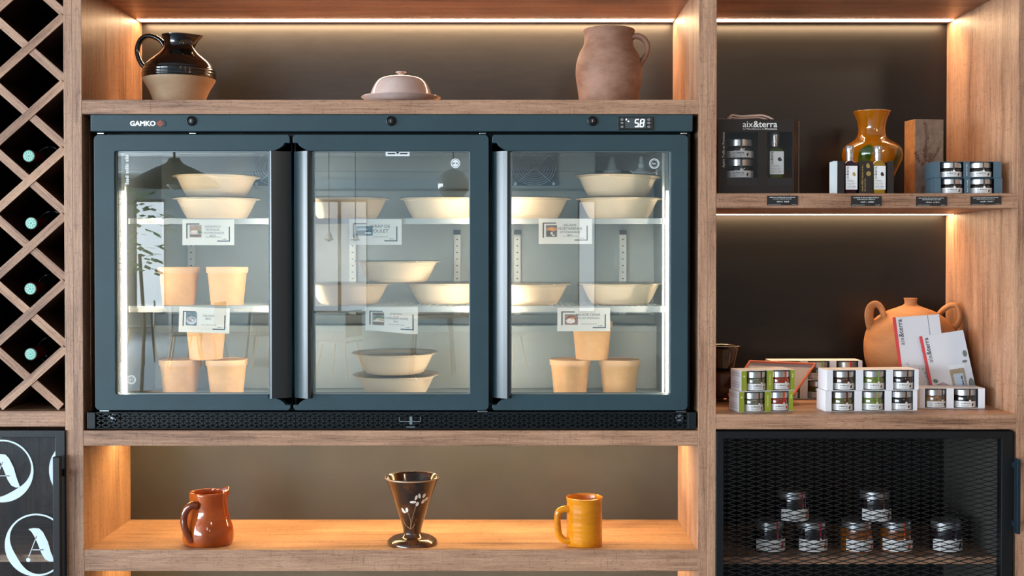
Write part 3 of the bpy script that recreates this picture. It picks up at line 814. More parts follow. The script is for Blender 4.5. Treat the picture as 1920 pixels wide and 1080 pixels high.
def ringmark(dr, px, py, r, solid=False, nm='safety_mark'):
    b = MB(); X, Z = x_at(px, py), z_at(py)
    c = lambda q: [(X + q * math.cos(2 * PI * k / 28), Z + q * math.sin(2 * PI * k / 28)) for k in range(28)]
    if solid: b.prism(c(r * KP), 0.0112, 0.0118)
    else: b.ring(c(r * KP), c((r - 1.2) * KP), 0.0112, 0.0118); b.ring(c((r - 2.4) * KP), c((r - 3.0) * KP), 0.0112, 0.0118); scribble(b, X - 3.6 * KP, X + 3.8 * KP, Z - 1.2 * KP, 2.6 * KP, y=0.0115)
    o = b.build(nm, mat('etched_white', 'dfe5e5', 0.6), dr)
    if solid:
        b = MB(); b.ring(c((r - 1.6) * KP), c((r - 2.5) * KP), 0.0108, 0.0111); scribble(b, X - 5.5 * KP, X + 5.8 * KP, Z - 1.5 * KP, 3.2 * KP, y=0.0110); b.build('print', INKG, o)
ringmark(d1, 243, 713, 8.5); ringmark(d2, 853.5, 305.5, 9, True); ringmark(d3, 1228, 306, 9.5)
b = MB().box(x_at(722, 287), x_at(767, 287), 0.0112, 0.0118, z_at(292), z_at(282.5)).build('level_sticker', mat('sticker_white', 'dde0e0', 0.5), d2)
q = MB(); X = x_at(744.5, 287)
q.box(x_at(726, 287), x_at(740, 287), 0.0104, 0.0111, z_at(288.6), z_at(286)).box(x_at(749, 287), x_at(763, 287), 0.0104, 0.0111, z_at(288.6), z_at(286))
q.prism([(X - 4 * KP, z_at(283)), (X + 4 * KP, z_at(283)), (X, z_at(288.5))], 0.0104, 0.0111)
q.build('print', INK, b)
b = MB(); scribble(b, z_at(345), z_at(288), -x_at(238, 300), 7 * KP, rot90=True, y=0.0115)
b.build('vertical_sticker_print', mat('etched_white', 'dfe5e5', 0.6), d1)
# hinges and feet
for px, py in ((187, 249.5), (360, 249.5), (905, 249.5), (1283, 249.5), (194, 771), (905, 772), (1278, 772.5)):
    wd = 6 if py < 300 else 9
    MB().box(x_at(px - wd, py), x_at(px + wd, py), 0.006, 0.03, z_at(py + 1.5), z_at(py - 1.2)).build('hinge', STEEL, fg, bevel=0.0006)
# base grille
gz0, gz1 = z_at(804.5), z_at(773)
gb_ = MB().box(x_at(162), x_at(177.5), 0.0, 0.03, gz0, gz1).box(x_at(1290), x_at(1306), 0.0, 0.03, gz0, gz1)
gb_.box(x_at(162), x_at(1306), 0.002, 0.03, gz1 - 0.0035, gz1).box(x_at(162), x_at(1306), 0.002, 0.03, gz0, gz0 + 0.003).box(x_at(177), x_at(1291), 0.028, 0.03, gz0, gz1)
gr = gb_.build('base_grille', mat('grille_petrol_black', '0d1619', 0.4, spec=0.35), fg, bevel=0.001)
mb = MB(); gp, gh = 18.3 * KP, 8.6 * KP
x = x_at(178); i = 0
while x < x_at(1289):
    for j in range(4):
        zc = gz1 - 0.004 - gh * (j + (0.5 if True else 0))
        for sgn in (1, -1):
            a0, a1 = (gh / 2, 0) if i % 2 == 0 else (0, gh / 2)
            za, zb = zc + sgn * a0, zc + sgn * a1
            if min(za, zb) < gz0 - 0.001: continue
            strand((x, za), (x + gp / 2, zb), 0.0011, 0.004, 0.009)
    x += gp / 2; i += 1
mb.build('expanded_mesh', mat('grille_petrol_black', '0d1619', 0.4, spec=0.35), gr)
b = MB().box(x_at(748, 785), x_at(789, 785), 0.001, 0.004, z_at(791), z_at(790)).box(x_at(748, 785), x_at(749, 785), 0.001, 0.004, z_at(791), z_at(782)).box(x_at(788, 785), x_at(789, 785), 0.001, 0.004, z_at(791), z_at(782))
b.box(x_at(768, 785), x_at(773, 785), 0.0, 0.004, z_at(796), z_at(781)).box(x_at(762, 800), x_at(778, 800), 0.001, 0.004, z_at(801.5), z_at(800)).build('catch', STEEL, gr)
for px in (207, 1275):
    X, Z = x_at(px, 784), z_at(785)
    MB().cyl((X, 0.012, Z), 7.5 * KP, 0.012, 'Y', 20).cyl((X, 0.010, Z), 3.2 * KP, 0.004, 'Y', 12).build('levelling_screw', CHROME, gr, smooth=True)

# ================================================================ FOOD IN THE FRIDGE
def make_bowl():
    t = thing('takeaway_bowl', 'bowl', 'bowl', (0, 0, 0), 0, 'cream takeaway bowls in the fridge')
    R = 0.101
    out = smoothp([(0.060, 0.0), (0.068, 0.004), (0.078, 0.020), (0.0875, 0.040), (0.0895, 0.0425)], 4) + [(0.0900, 0.0455), (0.0955, 0.0475), (R, 0.0478), (R, 0.0490), (0.0955, 0.0492), (0.0880, 0.0478)]
    inn = smoothp([(0.0860, 0.0420), (0.0760, 0.0200), (0.0640, 0.0055), (0.0001, 0.0045)], 3)
    MB().lathe(out + inn, seg=72).build('bowl_body', CREAM, t, False, True, angle=50)
    lid = [(R + 0.0006, 0.0494), (R + 0.0012, 0.0500), (R - 0.002, 0.0516), (0.093, 0.0516), (0.091, 0.0508), (0.0001, 0.0512)]
    MB().lathe([(R + 0.0012, 0.0482)] + lid, seg=72, cap0=False).build('lid', CLEAR, t, False, True, angle=50)
    MB().lathe([(0.001, 0.040), (0.0845, 0.0402), (0.0835, 0.0385)], seg=40, cap0=False).build('contents', mat('salad_filling', '8a9a5a', 0.7, mottling=('c08a5a', 60, 0.5, (1, 1, 1))), t, False)
    return t
bowl0 = make_bowl(); bowl_used = [False]
def bowl(px, z, d, label, tilt=0):
    X = x_at(px, 476, d)
    if not bowl_used[0]:
        o = bowl0; bowl_used[0] = True
    else: o = dup(bowl0, (0, 0, 0))
    o.location = (X, d, z); o.rotation_euler = (0, tilt, random.uniform(0, 6)); o['label'] = label
    return o
HB = 0.0520
bowl(407, ZS1, 0.20, 'lower bowl of the stack on the upper shelf behind the left fridge door')
bowl(406, ZS1 + HB, 0.20, 'upper bowl of the stack on the upper shelf behind the left fridge door', 0.012)
bowl(651, ZS1, 0.20, 'cream bowl at the left on the upper shelf behind the middle fridge door')
bowl(829, ZS1, 0.20, 'cream bowl at the right on the upper shelf behind the middle fridge door')
bowl(991, ZS1, 0.20, 'single bowl on the upper shelf beside the handle of the right fridge door')
bowl(1160, ZS1, 0.20, 'lower bowl of the stack on the upper shelf behind the right fridge door')
bowl(1157, ZS1 + HB, 0.20, 'upper bowl of the stack below the squeeze bottle nozzles in the right fridge door', 0.02)
bowl(654, ZS2, 0.20, 'left base bowl of the three piled on the middle shelf behind the middle door')
bowl(838, ZS2, 0.235, 'right base bowl of the three piled on the middle shelf behind the middle door')
MIDB = bowl(746, ZS2 + HB, 0.20, 'top bowl resting across two others on the middle shelf of the fridge')
bowl(990, ZS2, 0.165, 'left bowl of the pair on the middle shelf behind the right fridge door')
bowl(1163, ZS2, 0.20, 'right bowl of the pair on the middle shelf behind the right fridge door')
bowl(742, iz0 + 0.001, 0.20, 'lower bowl of the stack on the fridge floor behind the middle door')
bowl(740, iz0 + 0.001 + HB, 0.20, 'upper bowl of the stack on the fridge floor behind the middle door')

def make_cup():
    t = thing('paper_food_cup', 'cup', 'cup', (0, 0, 0), 0, 'kraft paper food cups in the fridge')
    MB().lathe([(0.0375, 0.0), (0.0375, 0.002), (0.0455, 0.082), (0.0465, 0.083), (0.044, 0.084), (0.0001, 0.083)], seg=56).build('cup_body', KRAFT, t, False, True)
    MB().lathe([(0.0475, 0.0745), (0.0478, 0.075), (0.0482, 0.0865), (0.0474, 0.088), (0.0455, 0.088), (0.0445, 0.0862), (0.0001, 0.0862)], seg=56, cap0=False).build('lid', mat('kraft_lid', 'e4b78a', 0.55), t, False, True)
    return t
cup0 = make_cup(); cup_used = [False]
def cup(px, z, d, label, rz=0.0):
    if not cup_used[0]: o = cup0; cup_used[0] = True
    else: o = dup(cup0, (0, 0, 0))
    o.location = (x_at(px, 540, d), d, z); o.rotation_euler = (0, 0, rz); o['label'] = label; return o
HC = 0.0885
cup(335.5, ZS2, 0.17, 'kraft cup at the left of the pair on the middle shelf behind the left door')
cup(426, ZS2, 0.17, 'kraft cup at the right of the pair on the middle shelf behind the left door')
cup(337, iz0 + 0.001, 0.17, 'kraft cup at the bottom left of the three cup pile behind the left door')
cup(424.5, iz0 + 0.001, 0.17, 'kraft cup at the bottom right of the three cup pile behind the left door')
cup(386, iz0 + 0.001 + HC, 0.17, 'kraft cup on top of two others behind the left fridge door')
cup(1069, iz0 + 0.001, 0.17, 'kraft cup at the bottom left of the three cup pile behind the right door')
cup(1161.5, iz0 + 0.001, 0.17, 'kraft cup at the bottom right of the three cup pile behind the right door')
cup(1110, iz0 + 0.001 + HC, 0.17, 'kraft cup on top of two others behind the right fridge door')

def squeeze(px, d, label, ring):
    t = thing('squeeze_bottle', label, 'bottle', (x_at(px, 320, d), d, ZS1), 0, 'squeeze bottles')
    h = z_at(330, d) - ZS1
    MB().lathe([(0.026, 0), (0.028, 0.003), (0.028, h - 0.02), (0.022, h - 0.004), (0.019, h)], seg=32).build('bottle_body', mat('milky_plastic', 'b9c0c0', 0.35), t, False, True)
    p = [(0.0235, h - 0.002), (0.0235, h + 0.013), (0.013, h + 0.016), (0.0105, h + 0.024), (0.005, h + 0.044), (0.0045, h + 0.047), (0.0001, h + 0.047)] if not ring else \
        [(0.0245, h - 0.002), (0.0235, h + 0.010), (0.014, h + 0.015), (0.0085, h + 0.020), (0.0085, h + 0.030), (0.0058, h + 0.032), (0.0062, h + 0.040), (0.0045, h + 0.048), (0.0001, h + 0.048)]
    MB().lathe(p, seg=32).build('nozzle_cap', mat('nozzle_white', 'd9dcdc', 0.35), t, False, True, angle=30)
    if ring:
        MB().tube([(0.034 * math.cos(a) + 0.004, 0.012 * math.sin(a) * 1.4 - 0.01, h + 0.007 + 0.004 * math.cos(a * 2)) for a in [2 * PI * k / 30 for k in range(30)]], 0.0014, 6, closed=True).build('cap_strap', mat('nozzle_white', 'd9dcdc', 0.35), t, False, True)
        MB().cyl((0.038, -0.012, h + 0.002), 0.005, 0.012, 'Z', 14).build('cap_plug', mat('nozzle_white', 'd9dcdc', 0.35), t, False, True)
squeeze(1147, 0.34, 'squeeze bottle with plain pointed nozzle at the back of the top right fridge shelf', False)
squeeze(1203, 0.34, 'squeeze bottle with looped cap strap at the back of the top right fridge shelf', True)

# menu cards clipped to the shelf rails
CARD = mat('menu_card', 'ece8e0', 0.55)
def menu_card(px0, px1, py0, py1, lines, label, photo, d=0.084, tilt=0.0, sizes=None, curl=0.0, grey=False):
    wd = (px1 - px0) * kp(d); h = (py1 - py0) * kp(d)
    t = thing('menu_card', label, 'card', (x_at((px0 + px1) / 2, (py0 + py1) / 2, d), d, z_at(py1, d)), 0, 'menu cards on the fridge shelves')
    t.rotation_euler = (0, -tilt, 0)
    def pl(u, v, off=0.0):      # u, v as fractions from the top left
        x = -wd / 2 + u * wd; z = h - v * h
        if curl: z -= curl * h * (0.5 - 0.5 * math.cos(PI * u)) * v; 
        return (x, off, z)
    n = 12; vs = []; fs = []
    for k in range(n + 1):
        for v in (0, 1):
            a = pl(k / n, v); vs.append(a); vs.append((a[0], 0.0006, a[2]))
    for k in range(n):
        i = 4 * k; j = i + 4
        fs += [(i, i + 2, j + 2, j), (i + 1, j + 1, j + 3, i + 3), (i, j, j + 1, i + 1), (i + 2, i + 3, j + 3, j + 2)]
    fs += [(0, 1, 3, 2), (4 * n, 4 * n + 2, 4 * n + 3, 4 * n + 1)]
    cd = MB().add(vs, fs).build('card', CARD, t, False)
    def rect(mb, u0, u1, v0, v1, off):
        mb.add([pl(u0, v1, off), pl(u1, v1, off), pl(u1, v0, off), pl(u0, v0, off)], [(0, 1, 2, 3)])
    b = MB(); rect(b, .075, .33, .155, .20, -.0003); rect(b, .075, .10, .155, .75, -.0003); b.build('corner_bracket', mat('bracket_taupe', '4a4742', 0.6), cd, False)
    b = MB(); rect(b, .67, .92, .825, .865, -.0003); rect(b, .897, .92, .28, .865, -.0003); b.build('corner_bracket', mat('bracket_slate', '45545c', 0.6), cd, False)
    (pu0, pu1, pv0, pv1, bg, shapes) = photo
    b = MB(); rect(b, pu0, pu1, pv0, pv1, -.0003); ph_ = b.build('photo', mat('print_' + bg, bg, 0.45, mottling=(('%02x%02x%02x' % tuple(max(0, int(bg[i:i + 2], 16) - 34) for i in (0, 2, 4))), 130, 0.5, (1, 1, 1))), cd, False)
    bc = {}
    for k, (col, u, v, ru, rv) in enumerate(shapes):
        q = bc.setdefault(col, MB())
        pts = []
        for j in range(18):
            a = 2 * PI * j / 18
            uu = min(max(pu0 + (u + ru * math.cos(a)) * (pu1 - pu0), pu0), pu1); vv = min(max(pv0 + (v + rv * math.sin(a)) * (pv1 - pv0), pv0), pv1)
            pts.append(pl(uu, vv, -.0004 - k * .00005))
        q.add(pts[::-1], [list(range(18))])
    for col, q in bc.items(): q.build('printed_food', mat('print_' + col, col, 0.5), ph_, False)
    b = MB(); v = {1: .40, 2: .34, 3: .34, 4: .30}[len(lines)] + (0.02 if not sizes else 0)
    for k, ln in enumerate(lines):
        s_ = (sizes[k] if sizes else 1.0) * 0.085
        mw = min(0.46, 0.037 * len(ln) * s_ / 0.085)
        write(b, ln, .585, v, s_ * h, width=mw * wd, place=lambda a, c, v=v: (lambda p: (p[0], -.0004, p[2]))(pl(.585 + (a - .585) / wd, v - (c - v) / h)))
        v += s_ * 1.45
    b.build('lettering', INKG if grey else mat('print_dark', '3a3a3a', 0.6), cd, False)
    b = MB()
    for (u0, u1, v0, hh) in ((.45, .75, .70, .028), (.77, .86, .785, .035)):
        scribble(b, u0 * wd, u1 * wd, 0, hh * h, place=lambda a, c, v0=v0: (lambda p: (p[0], -.0004, p[2]))(pl(a / wd, v0 - c / h)))
    b.build('small_print', INKG, cd, False)
    return t
menu_card(342, 439, 411.5, 459.5, ['SANDWICH', 'FROMAGE', '+ POIVRONADE', 'BIO'], 'menu card with a sandwich photo on the upper shelf behind the left fridge door',
          (.14, .37, .22, .70, 'b89c8c', [('b08a5c', .5, .38, .42, .16), ('e0c6bc', .45, .62, .44, .14), ('5f7c50', .82, .58, .16, .14), ('e8dad0', .4, .50, .28, .08), ('7c5a50', .5, .86, .5, .1)]), grey=True)
menu_card(654.5, 753, 411, 459, ['WRAP DE', 'POULET'], 'menu card reading WRAP DE POULET on the upper shelf behind the middle door',
          (.135, .45, .27, .64, '6c8088', [('a8bcc0', .35, .35, .34, .16), ('43565e', .5, .58, .48, .12), ('dfe6e6', .72, .72, .2, .1), ('52646a', .3, .82, .3, .12)]), sizes=[1.5, 1.5])
menu_card(1010, 1110, 410, 457.5, ['SALADE', 'VEGETARIENNE', 'ARTICHONADE', 'BIO'], 'menu card with an orange salad photo on the upper shelf behind the right door',
          (.14, .345, .26, .72, '7c7470', [('d8885a', .5, .34, .48, .2), ('f0a040', .5, .36, .24, .14), ('5a5450', .3, .66, .32, .22), ('e8dcc8', .5, .68, .12, .12), ('d8ccb0', .66, .86, .14, .08)]), sizes=[1.1, 1.1, 0.95, 0.8])
menu_card(334.5, 429.5, 576.5, 624, ['SALADE', 'BIO'], 'tilted menu card with a grey bowl photo on the middle shelf behind the left door',
          (.14, .355, .20, .73, '6c7c84', [('c8ccd0', .5, .62, .46, .3), ('8c8088', .48, .55, .36, .18), ('bcb0b4', .4, .5, .14, .08), ('d8d8dc', .62, .6, .12, .08)]), tilt=-0.035, d=0.0835, grey=True)
menu_card(685, 783.5, 575.5, 619.5, ['SANDWICH', 'A LA', 'TAPENADE NOIRE', 'BIO'], 'curled menu card with a filled roll photo on the middle shelf of the middle door',
          (.135, .36, .22, .76, 'b89a80', [('4c4640', .5, .16, .5, .1), ('5c7040', .55, .42, .45, .14), ('e8d4b8', .6, .56, .36, .1), ('d06848', .7, .6, .2, .05), ('f0ead8', .5, .68, .5, .06), ('7a5c4c', .5, .86, .5, .14)]), sizes=[.8, .7, .9, .75], curl=0.16, tilt=0.0, grey=True)
menu_card(1045, 1144, 577, 621, ['SALADE CESAR', 'POULET PARMESAN'], 'menu card reading SALADE CESAR on the middle shelf behind the right door',
          (.14, .39, .28, .73, 'b09080', [('8c4c38', .5, .52, .4, .42), ('f0e4dc', .45, .62, .34, .26), ('d88c60', .6, .36, .2, .1), ('faf2ec', .35, .5, .12, .1), ('f4ece4', .62, .7, .14, .1)]), sizes=[1.1, .75])

# ================================================================ POTTERY
def vessel(prof, fn=None, seg=64, n=5): return MB().lathe(smoothp(prof, n), seg=seg, fn=fn)
S0 = KP
# black glazed jug: bare lower body, glossy black upper glaze
def at(px, py, d): return (x_at(px, py, d), d, z_at(py, d))
dj = 0.16; k = kp(dj); zb = z_at(187)
jug = thing('pottery_jug', 'round jug with glossy black glaze over a bare clay lower half on the top shelf', 'jug', (x_at(336, 130, dj), dj, zb))
H = lambda py: z_at(py, dj) - zb
def jfn(r, t, z):
    x, y = r * math.cos(t), r * math.sin(t)
    if z > H(92):
        s = min(1, (z - H(92)) / (H(67) - H(92)))
        x += 0.016 * s * max(0, math.cos(t)) ** 10 * (1 if r > 0.02 else 0.5)
    return (x, y, z)
low = smoothp([(40 * k, 0), (43 * k, 0.004), (54 * k, H(172)), (65 * k, H(153)), (66.4 * k, H(148))], 5)
MB().lathe(low, seg=72).build('lower_body', mat('bare_buff_clay', 'b59878', 0.6, mottling=('a8876a', 7, 0.5, (1, 1, 3))), jug, False, True)
up = [(66.6 * k, H(149))]
zz = 149
rads = [(147, 67.0), (143, 67.6), (139, 67.4), (133, 66.5), (126, 63), (118, 57), (110, 48), (102, 38), (95, 31), (88, 27.5), (80, 27.5), (73, 29.5), (69, 31.5), (67, 32)]
pr = smoothp([(r * k, H(y)) for y, r in rads], 5)
pr = [(r + (0.0006 * math.sin((z - H(147)) * 900) if H(147) < z < H(128) else 0), z) for r, z in pr]
inn = [(r - 0.004, z) for r, z in pr[::-1] if z > H(110)]
MB().lathe(up + pr + inn, seg=72, fn=jfn, cap0=False).build('glazed_body', mat('black_glaze', '0b0806', 0.08, spec=0.7, coat=0.6, bump=(22, 0.25, (1, 1, 1))), jug, False, True, angle=60)
hp = smoothp([(-27 * k, 0, H(88)), (-34 * k, 0, H(77)), (-47 * k, 0, H(69.5)), (-60 * k, 0, H(68)), (-72 * k, 0, H(75)), (-78 * k, 0, H(92)), (-76 * k, 0, H(108)), (-69 * k, 0, H(122)), (-60 * k, 0, H(130))], 5)
MB().tube(hp, 4.6 * k, 14, 1.5).build('handle', mat('black_glaze', '0b0806', 0.08), jug, False, True)

# butter dish
dd = 0.085; k = kp(dd)
bd = thing('butter_dish', 'pale pink glazed domed butter dish with knob on a plate on the top shelf', 'butter dish', (x_at(752, 160, dd), dd, zb))
H = lambda py: z_at(py, dd) - zb
MB().lathe(smoothp([(40 * k, 0), (48 * k, 0.001), (60 * k, 0.004), (73 * k, H(184.5)), (74 * k, H(183.4)), (72 * k, H(182.5)), (60 * k, 0.0085), (50 * k, 0.006), (0.001, 0.005)], 4), seg=72).build('plate', mat('blush_glaze', 'cdb6ae', 0.12, spec=0.6, coat=0.5, mottling=('c0a398', 8, 0.5, (1, 1, 1))), bd, False, True, angle=50)
MB().lathe(smoothp([(59.5 * k, 0.0075), (58 * k, H(180)), (55 * k, H(170)), (49 * k, H(158)), (42 * k, H(150)), (32 * k, H(145.5)), (18 * k, H(143.8)), (6 * k, H(143.2)), (0.0008, H(143.2))], 6), seg=72, cap0=False).build('dome', mat('blush_glaze', 'cdb6ae', 0.12), bd, False, True)
MB().lathe(smoothp([(5 * k, H(144)), (4.5 * k, H(141)), (6.5 * k, H(138.3)), (10 * k, H(136.6)), (10.2 * k, H(135.6)), (8 * k, H(135)), (0.0006, H(135.2))], 4), seg=32, cap0=False).build('knob', mat('blush_glaze', 'cdb6ae', 0.12), bd, False, True)

# stoneware pitcher
dp = 0.15; k = kp(dp)
pt = thing('stoneware_pitcher', 'tall matte brown pink stoneware pitcher with side handle on the top shelf', 'pitcher', (x_at(1141.5, 120, dp), dp, zb))
H = lambda py: z_at(py, dp) - zb
pr = smoothp([(52 * k, 0), (54 * k, 0.003), (57.5 * k, H(172)), (61 * k, H(150)), (62 * k, H(135)), (60.5 * k, H(118)), (55 * k, H(100)), (48.5 * k, H(88)), (46.5 * k, H(82)), (45.5 * k, H(72)), (47 * k, H(64)), (48.5 * k, H(60)), (48.5 * k, H(57.5)), (46.5 * k, H(57)), (43 * k, H(64)), (42 * k, H(84)), (50 * k, H(100)), (57 * k, H(130))], 5)
CLAY = mat('brown_pink_stoneware', '9c7561', 0.66, spec=0.35, mottling=('7e5844', 11, 0.5, (1, 1, 2)), bump=(120, 0.25, (1, 1, 1)))
MB().lathe(pr, seg=72).build('pitcher_body', CLAY, pt, False, True, angle=60)
MB().tube(smoothp([(39 * k, -10 * k, H(74)), (50 * k, -12 * k, H(70)), (62 * k, -12 * k, H(74)), (70 * k, -12 * k, H(86)), (69 * k, -12 * k, H(102)), (60 * k, -13 * k, H(118)), (50 * k, -15 * k, H(130)), (40 * k, -24 * k, H(138))], 5), 5.4 * k, 14, 1.6).build('handle', CLAY, pt, False, True)

# small russet jug on the lower shelf
dj2 = 0.072; k = kp(dj2)
rj = thing('pottery_jug', 'small glossy russet brown jug with pinched spout on the lower shelf', 'jug', (x_at(391.5, 980, dj2), dj2, ZFL))
H = lambda py: max(0.0, z_at(py, dj2 - 0.03) - ZFL)
def rfn(r, t, z):
    sq = 1.0 + 0.05 * math.cos(4 * t)
    x, y = r * math.cos(t) * sq, r * math.sin(t) * sq * 0.92
    f = max(0, (z - H(965)) / (H(925) - H(965))); f = min(f, 1)
    a = (t - math.radians(35) + PI) % (2 * PI) - PI
    d_ = math.exp(-(a / 0.28) ** 2) * 0.010 - math.exp(-((abs(a) - 0.62) / 0.26) ** 2) * 0.006
    x += math.cos(t) * d_ * f; y += math.sin(t) * d_ * f
    z2 = z + f * math.exp(-(a / 0.35) ** 2) * 0.006
    if z < H(975): x += -0.0015
    return (x, y, z2)
pr = smoothp([(41 * k, 0.0), (43.5 * k, 0.004), (45.5 * k, H(1010)), (44.5 * k, H(996)), (41 * k, H(984)), (37 * k, H(973)), (34.5 * k, H(961)), (34 * k, H(946)), (34.8 * k, H(932)), (34.2 * k, H(927.5)), (32 * k, H(927.5)), (30.5 * k, H(940)), (31 * k, H(960)), (38 * k, H(995)), (20 * k, 0.006), (0.001, 0.005)], 5)
RUS = mat('russet_glaze', 'ab4e18', 0.10, spec=0.6, coat=0.4, mottling=('8c3c12', 6, 0.52, (1, 1, 1)), bump=(16, 0.2, (1, 1, 1)))
MB().lathe(pr, seg=80, fn=rfn).build('jug_body', RUS, rj, False, True, angle=60)
MB().tube(smoothp([(-14 * k, -30 * k, H(947)), (-23 * k, -34 * k, H(946)), (-32 * k, -34 * k, H(954)), (-37 * k, -34 * k, H(968)), (-36 * k, -36 * k, H(984)), (-30 * k, -37 * k, H(1000)), (-23 * k, -36 * k, H(1014))], 5), [0.0095 - 0.00010 * i for i in range(31)], 14, 0.95).build('handle', mat('russet_glaze_dark', '6e2c10', 0.10, spec=0.6, coat=0.6), rj, False, True)

# goblet with white flowers
dg = 0.073; k = kp(dg)
gb = thing('goblet_vase', 'dark brown flared goblet vase painted with small white flowers', 'vase', (x_at(773, 960, dg), dg, ZFL))
H = lambda py: max(0.0, z_at(py, dg - 0.02) - ZFL)
GPR = [(49.8, 903), (44, 922), (37, 945), (29.5, 967), (23, 985), (18.5, 997), (17, 1004)]
pr = smoothp([(44 * k, 0.0), (45 * k, 0.003), (43 * k, 0.010), (34 * k, 0.017), (24 * k, H(1010)), (18 * k, H(1004)), (17 * k, H(999)), (18.5 * k, H(990)), (24 * k, H(972)), (31 * k, H(950)), (38.5 * k, H(928)), (46 * k, H(908)), (50.3 * k, H(898.5)), (50.3 * k, H(897)), (48.5 * k, H(897)), (43 * k, H(912)), (30 * k, H(945)), (17 * k, H(980)), (0.001, H(988))], 5)
def gfn(r, t, z):
    x, y = r * math.cos(t), r * math.sin(t)
    if z < 0.018: q = 1 + 0.05 * abs(math.cos(2 * t)) ** 2; x *= q; y *= q
    return (x, y, z)
GOB = mat('speckled_brown_glaze', '2c1a10', 0.2, spec=0.6, coat=0.5, mottling=('5e3416', 38, 0.54, (1, 1, 0.6)))
MB().lathe(pr, seg=72, fn=gfn).build('goblet_body', GOB, gb, False, True, angle=70)
MB().lathe([(48.4 * k, H(896.9)), (50.6 * k, H(896.6)), (50.9 * k, H(898.2)), (50.2 * k, H(899.2))], seg=72, cap0=False).build('rim', mat('rim_tan', 'b08a68', 0.3), gb, False, True)
def gsurf(px, py, off=0.0006):
    z = H(py)
    pts = sorted([(b_, a) for a, b_ in pr[:len(pr)] if True][8:60])
    outer = [(b_, a) for a, b_ in pr[12:60] if a > 0.016]
    best = 0.02
    for (z1_, r1_), (z2_, r2_) in zip(outer, outer[1:]):
        if z1_ <= z <= z2_ and z2_ > z1_: best = r1_ + (r2_ - r1_) * (z - z1_) / (z2_ - z1_); break
    r = best + off; u = (px - 773) * k
    u = max(-r * 0.97, min(r * 0.97, u))
    return (u, -math.sqrt(r * r - u * u), z)
b = MB()
for (px, py, rx, ry, rot) in ((783.5, 929, 5.2, 2.3, 70), (789.5, 926, 2.2, 5, 5), (797.5, 926.5, 2.4, 4.6, -28), (777.5, 937.5, 6, 2.6, 0), (785, 942, 2.6, 4.6, -25), (795.5, 938, 2.4, 4.6, -35), (801, 934, 2.0, 4.0, -40), (758, 954.5, 2.0, 4.6, 32), (765.5, 953.5, 2.6, 4.6, 0), (760.5, 958, 3.6, 1.8, -15)):
    a = math.radians(rot); pts = [gsurf(px, py)]
    n = 18
    for q in range(n):
        t = 2 * PI * q / n; u, v = rx * math.cos(t), ry * math.sin(t)
        pts.append(gsurf(px + u * math.cos(a) - v * math.sin(a), py - (u * math.sin(a) + v * math.cos(a))))
    b.add(pts, [(0, 1 + q, 1 + (q + 1) % n) for q in range(n)])
b.build('painted_flowers', mat('cream_slip', 'e4d8c8', 0.4), gb, False)
b = MB()
for st_ in ([(767, 958), (771, 970), (772, 980), (771, 990)], [(757, 971), (760, 980), (766, 988), (771, 992)], [(779, 982), (776, 988), (771, 992)], [(783, 945), (778, 960), (774, 975), (772, 988)], [(758, 977), (763, 985), (770, 990)]):
    b.tube([gsurf(x, y, 0.0003) for x, y in smoothp(st_, 4)], 0.0005, 5)
b.build('painted_stems', mat('tan_slip', 'a8845c', 0.4), gb, False)

# mustard mug
dm_ = 0.062; k = kp(dm_)
mg = thing('ceramic_mug', 'tall mustard yellow ceramic mug with throwing lines on the lower shelf', 'mug', (x_at(1095.7, 980, dm_), dm_, ZFL))
H = lambda py: max(0.0, z_at(py, dm_ - 0.03) - ZFL)
pr = [(32.4 * k, 0), (33.5 * k, 0.003)]
for i in range(30):
    z = 0.004 + (H(939) - 0.006) * i / 29
    g = -0.5 * k if i in (1, 3, 9, 11, 12, 20, 27) else 0
    pr.append(((33.6 + 0.3 * math.sin(i * 0.7)) * k + g, z))
pr += [(34.2 * k, H(938)), (34.2 * k, H(936.6)), (32.6 * k, H(936.2)), (31 * k, H(940)), (30.5 * k, 0.03), (28 * k, 0.006), (0.001, 0.005)]
MUS = mat('mustard_glaze', 'd4840e', 0.18, spec=0.45, coat=0.2, mottling=('bc700c', 12, 0.54, (1, 1, 2.5)))
MB().lathe(pr, seg=72).build('mug_body', MUS, mg, False, True, angle=50)
MB().tube(smoothp([(-28 * k, -12 * k, H(958)), (-38 * k, -13 * k, H(957)), (-48 * k, -14 * k, H(961)), (-51 * k, -14 * k, H(972)), (-50.5 * k, -14 * k, H(990)), (-48 * k, -14 * k, H(1005)), (-41 * k, -14 * k, H(1014)), (-33 * k, -14 * k, H(1017)), (-27 * k, -14 * k, H(1017))], 5), 6.3 * k, 14, 1.0).build('handle', MUS, mg, False, True)

# orange glass vase
dv = 0.26; k = kp(dv)
vs_ = thing('glass_vase', 'orange glass vase with green swirls and flared neck behind the small bottles', 'vase', (x_at(1634.5, 290, dv), dv, Z2T))
H = lambda py: z_at(py, dv) - Z2T
pr = smoothp([(26 * k, 0), (29 * k, 0.004), (36 * k, H(346)), (45 * k, H(325)), (53.5 * k, H(306)), (57 * k, H(292)), (54.5 * k, H(280)), (46 * k, H(271)), (35 * k, H(264)), (27.5 * k, H(257)), (25 * k, H(247)), (25 * k, H(238)), (27.5 * k, H(226)), (32 * k, H(215)), (34.5 * k, H(210.3)), (33.5 * k, H(209.5)), (30 * k, H(216)), (24 * k, H(232)), (23.5 * k, H(250)), (33 * k, H(266)), (53 * k, H(290))], 5)
m = mat('amber_glass', 'b8690a', 0.05, spec=0.8, coat=0.9)
nt = m.node_tree; bs = nt.nodes['Principled BSDF']
tc = nt.nodes.new('ShaderNodeTexCoord'); sx_ = nt.nodes.new('ShaderNodeSeparateXYZ'); nt.links.new(tc.outputs['Object'], sx_.inputs[0])
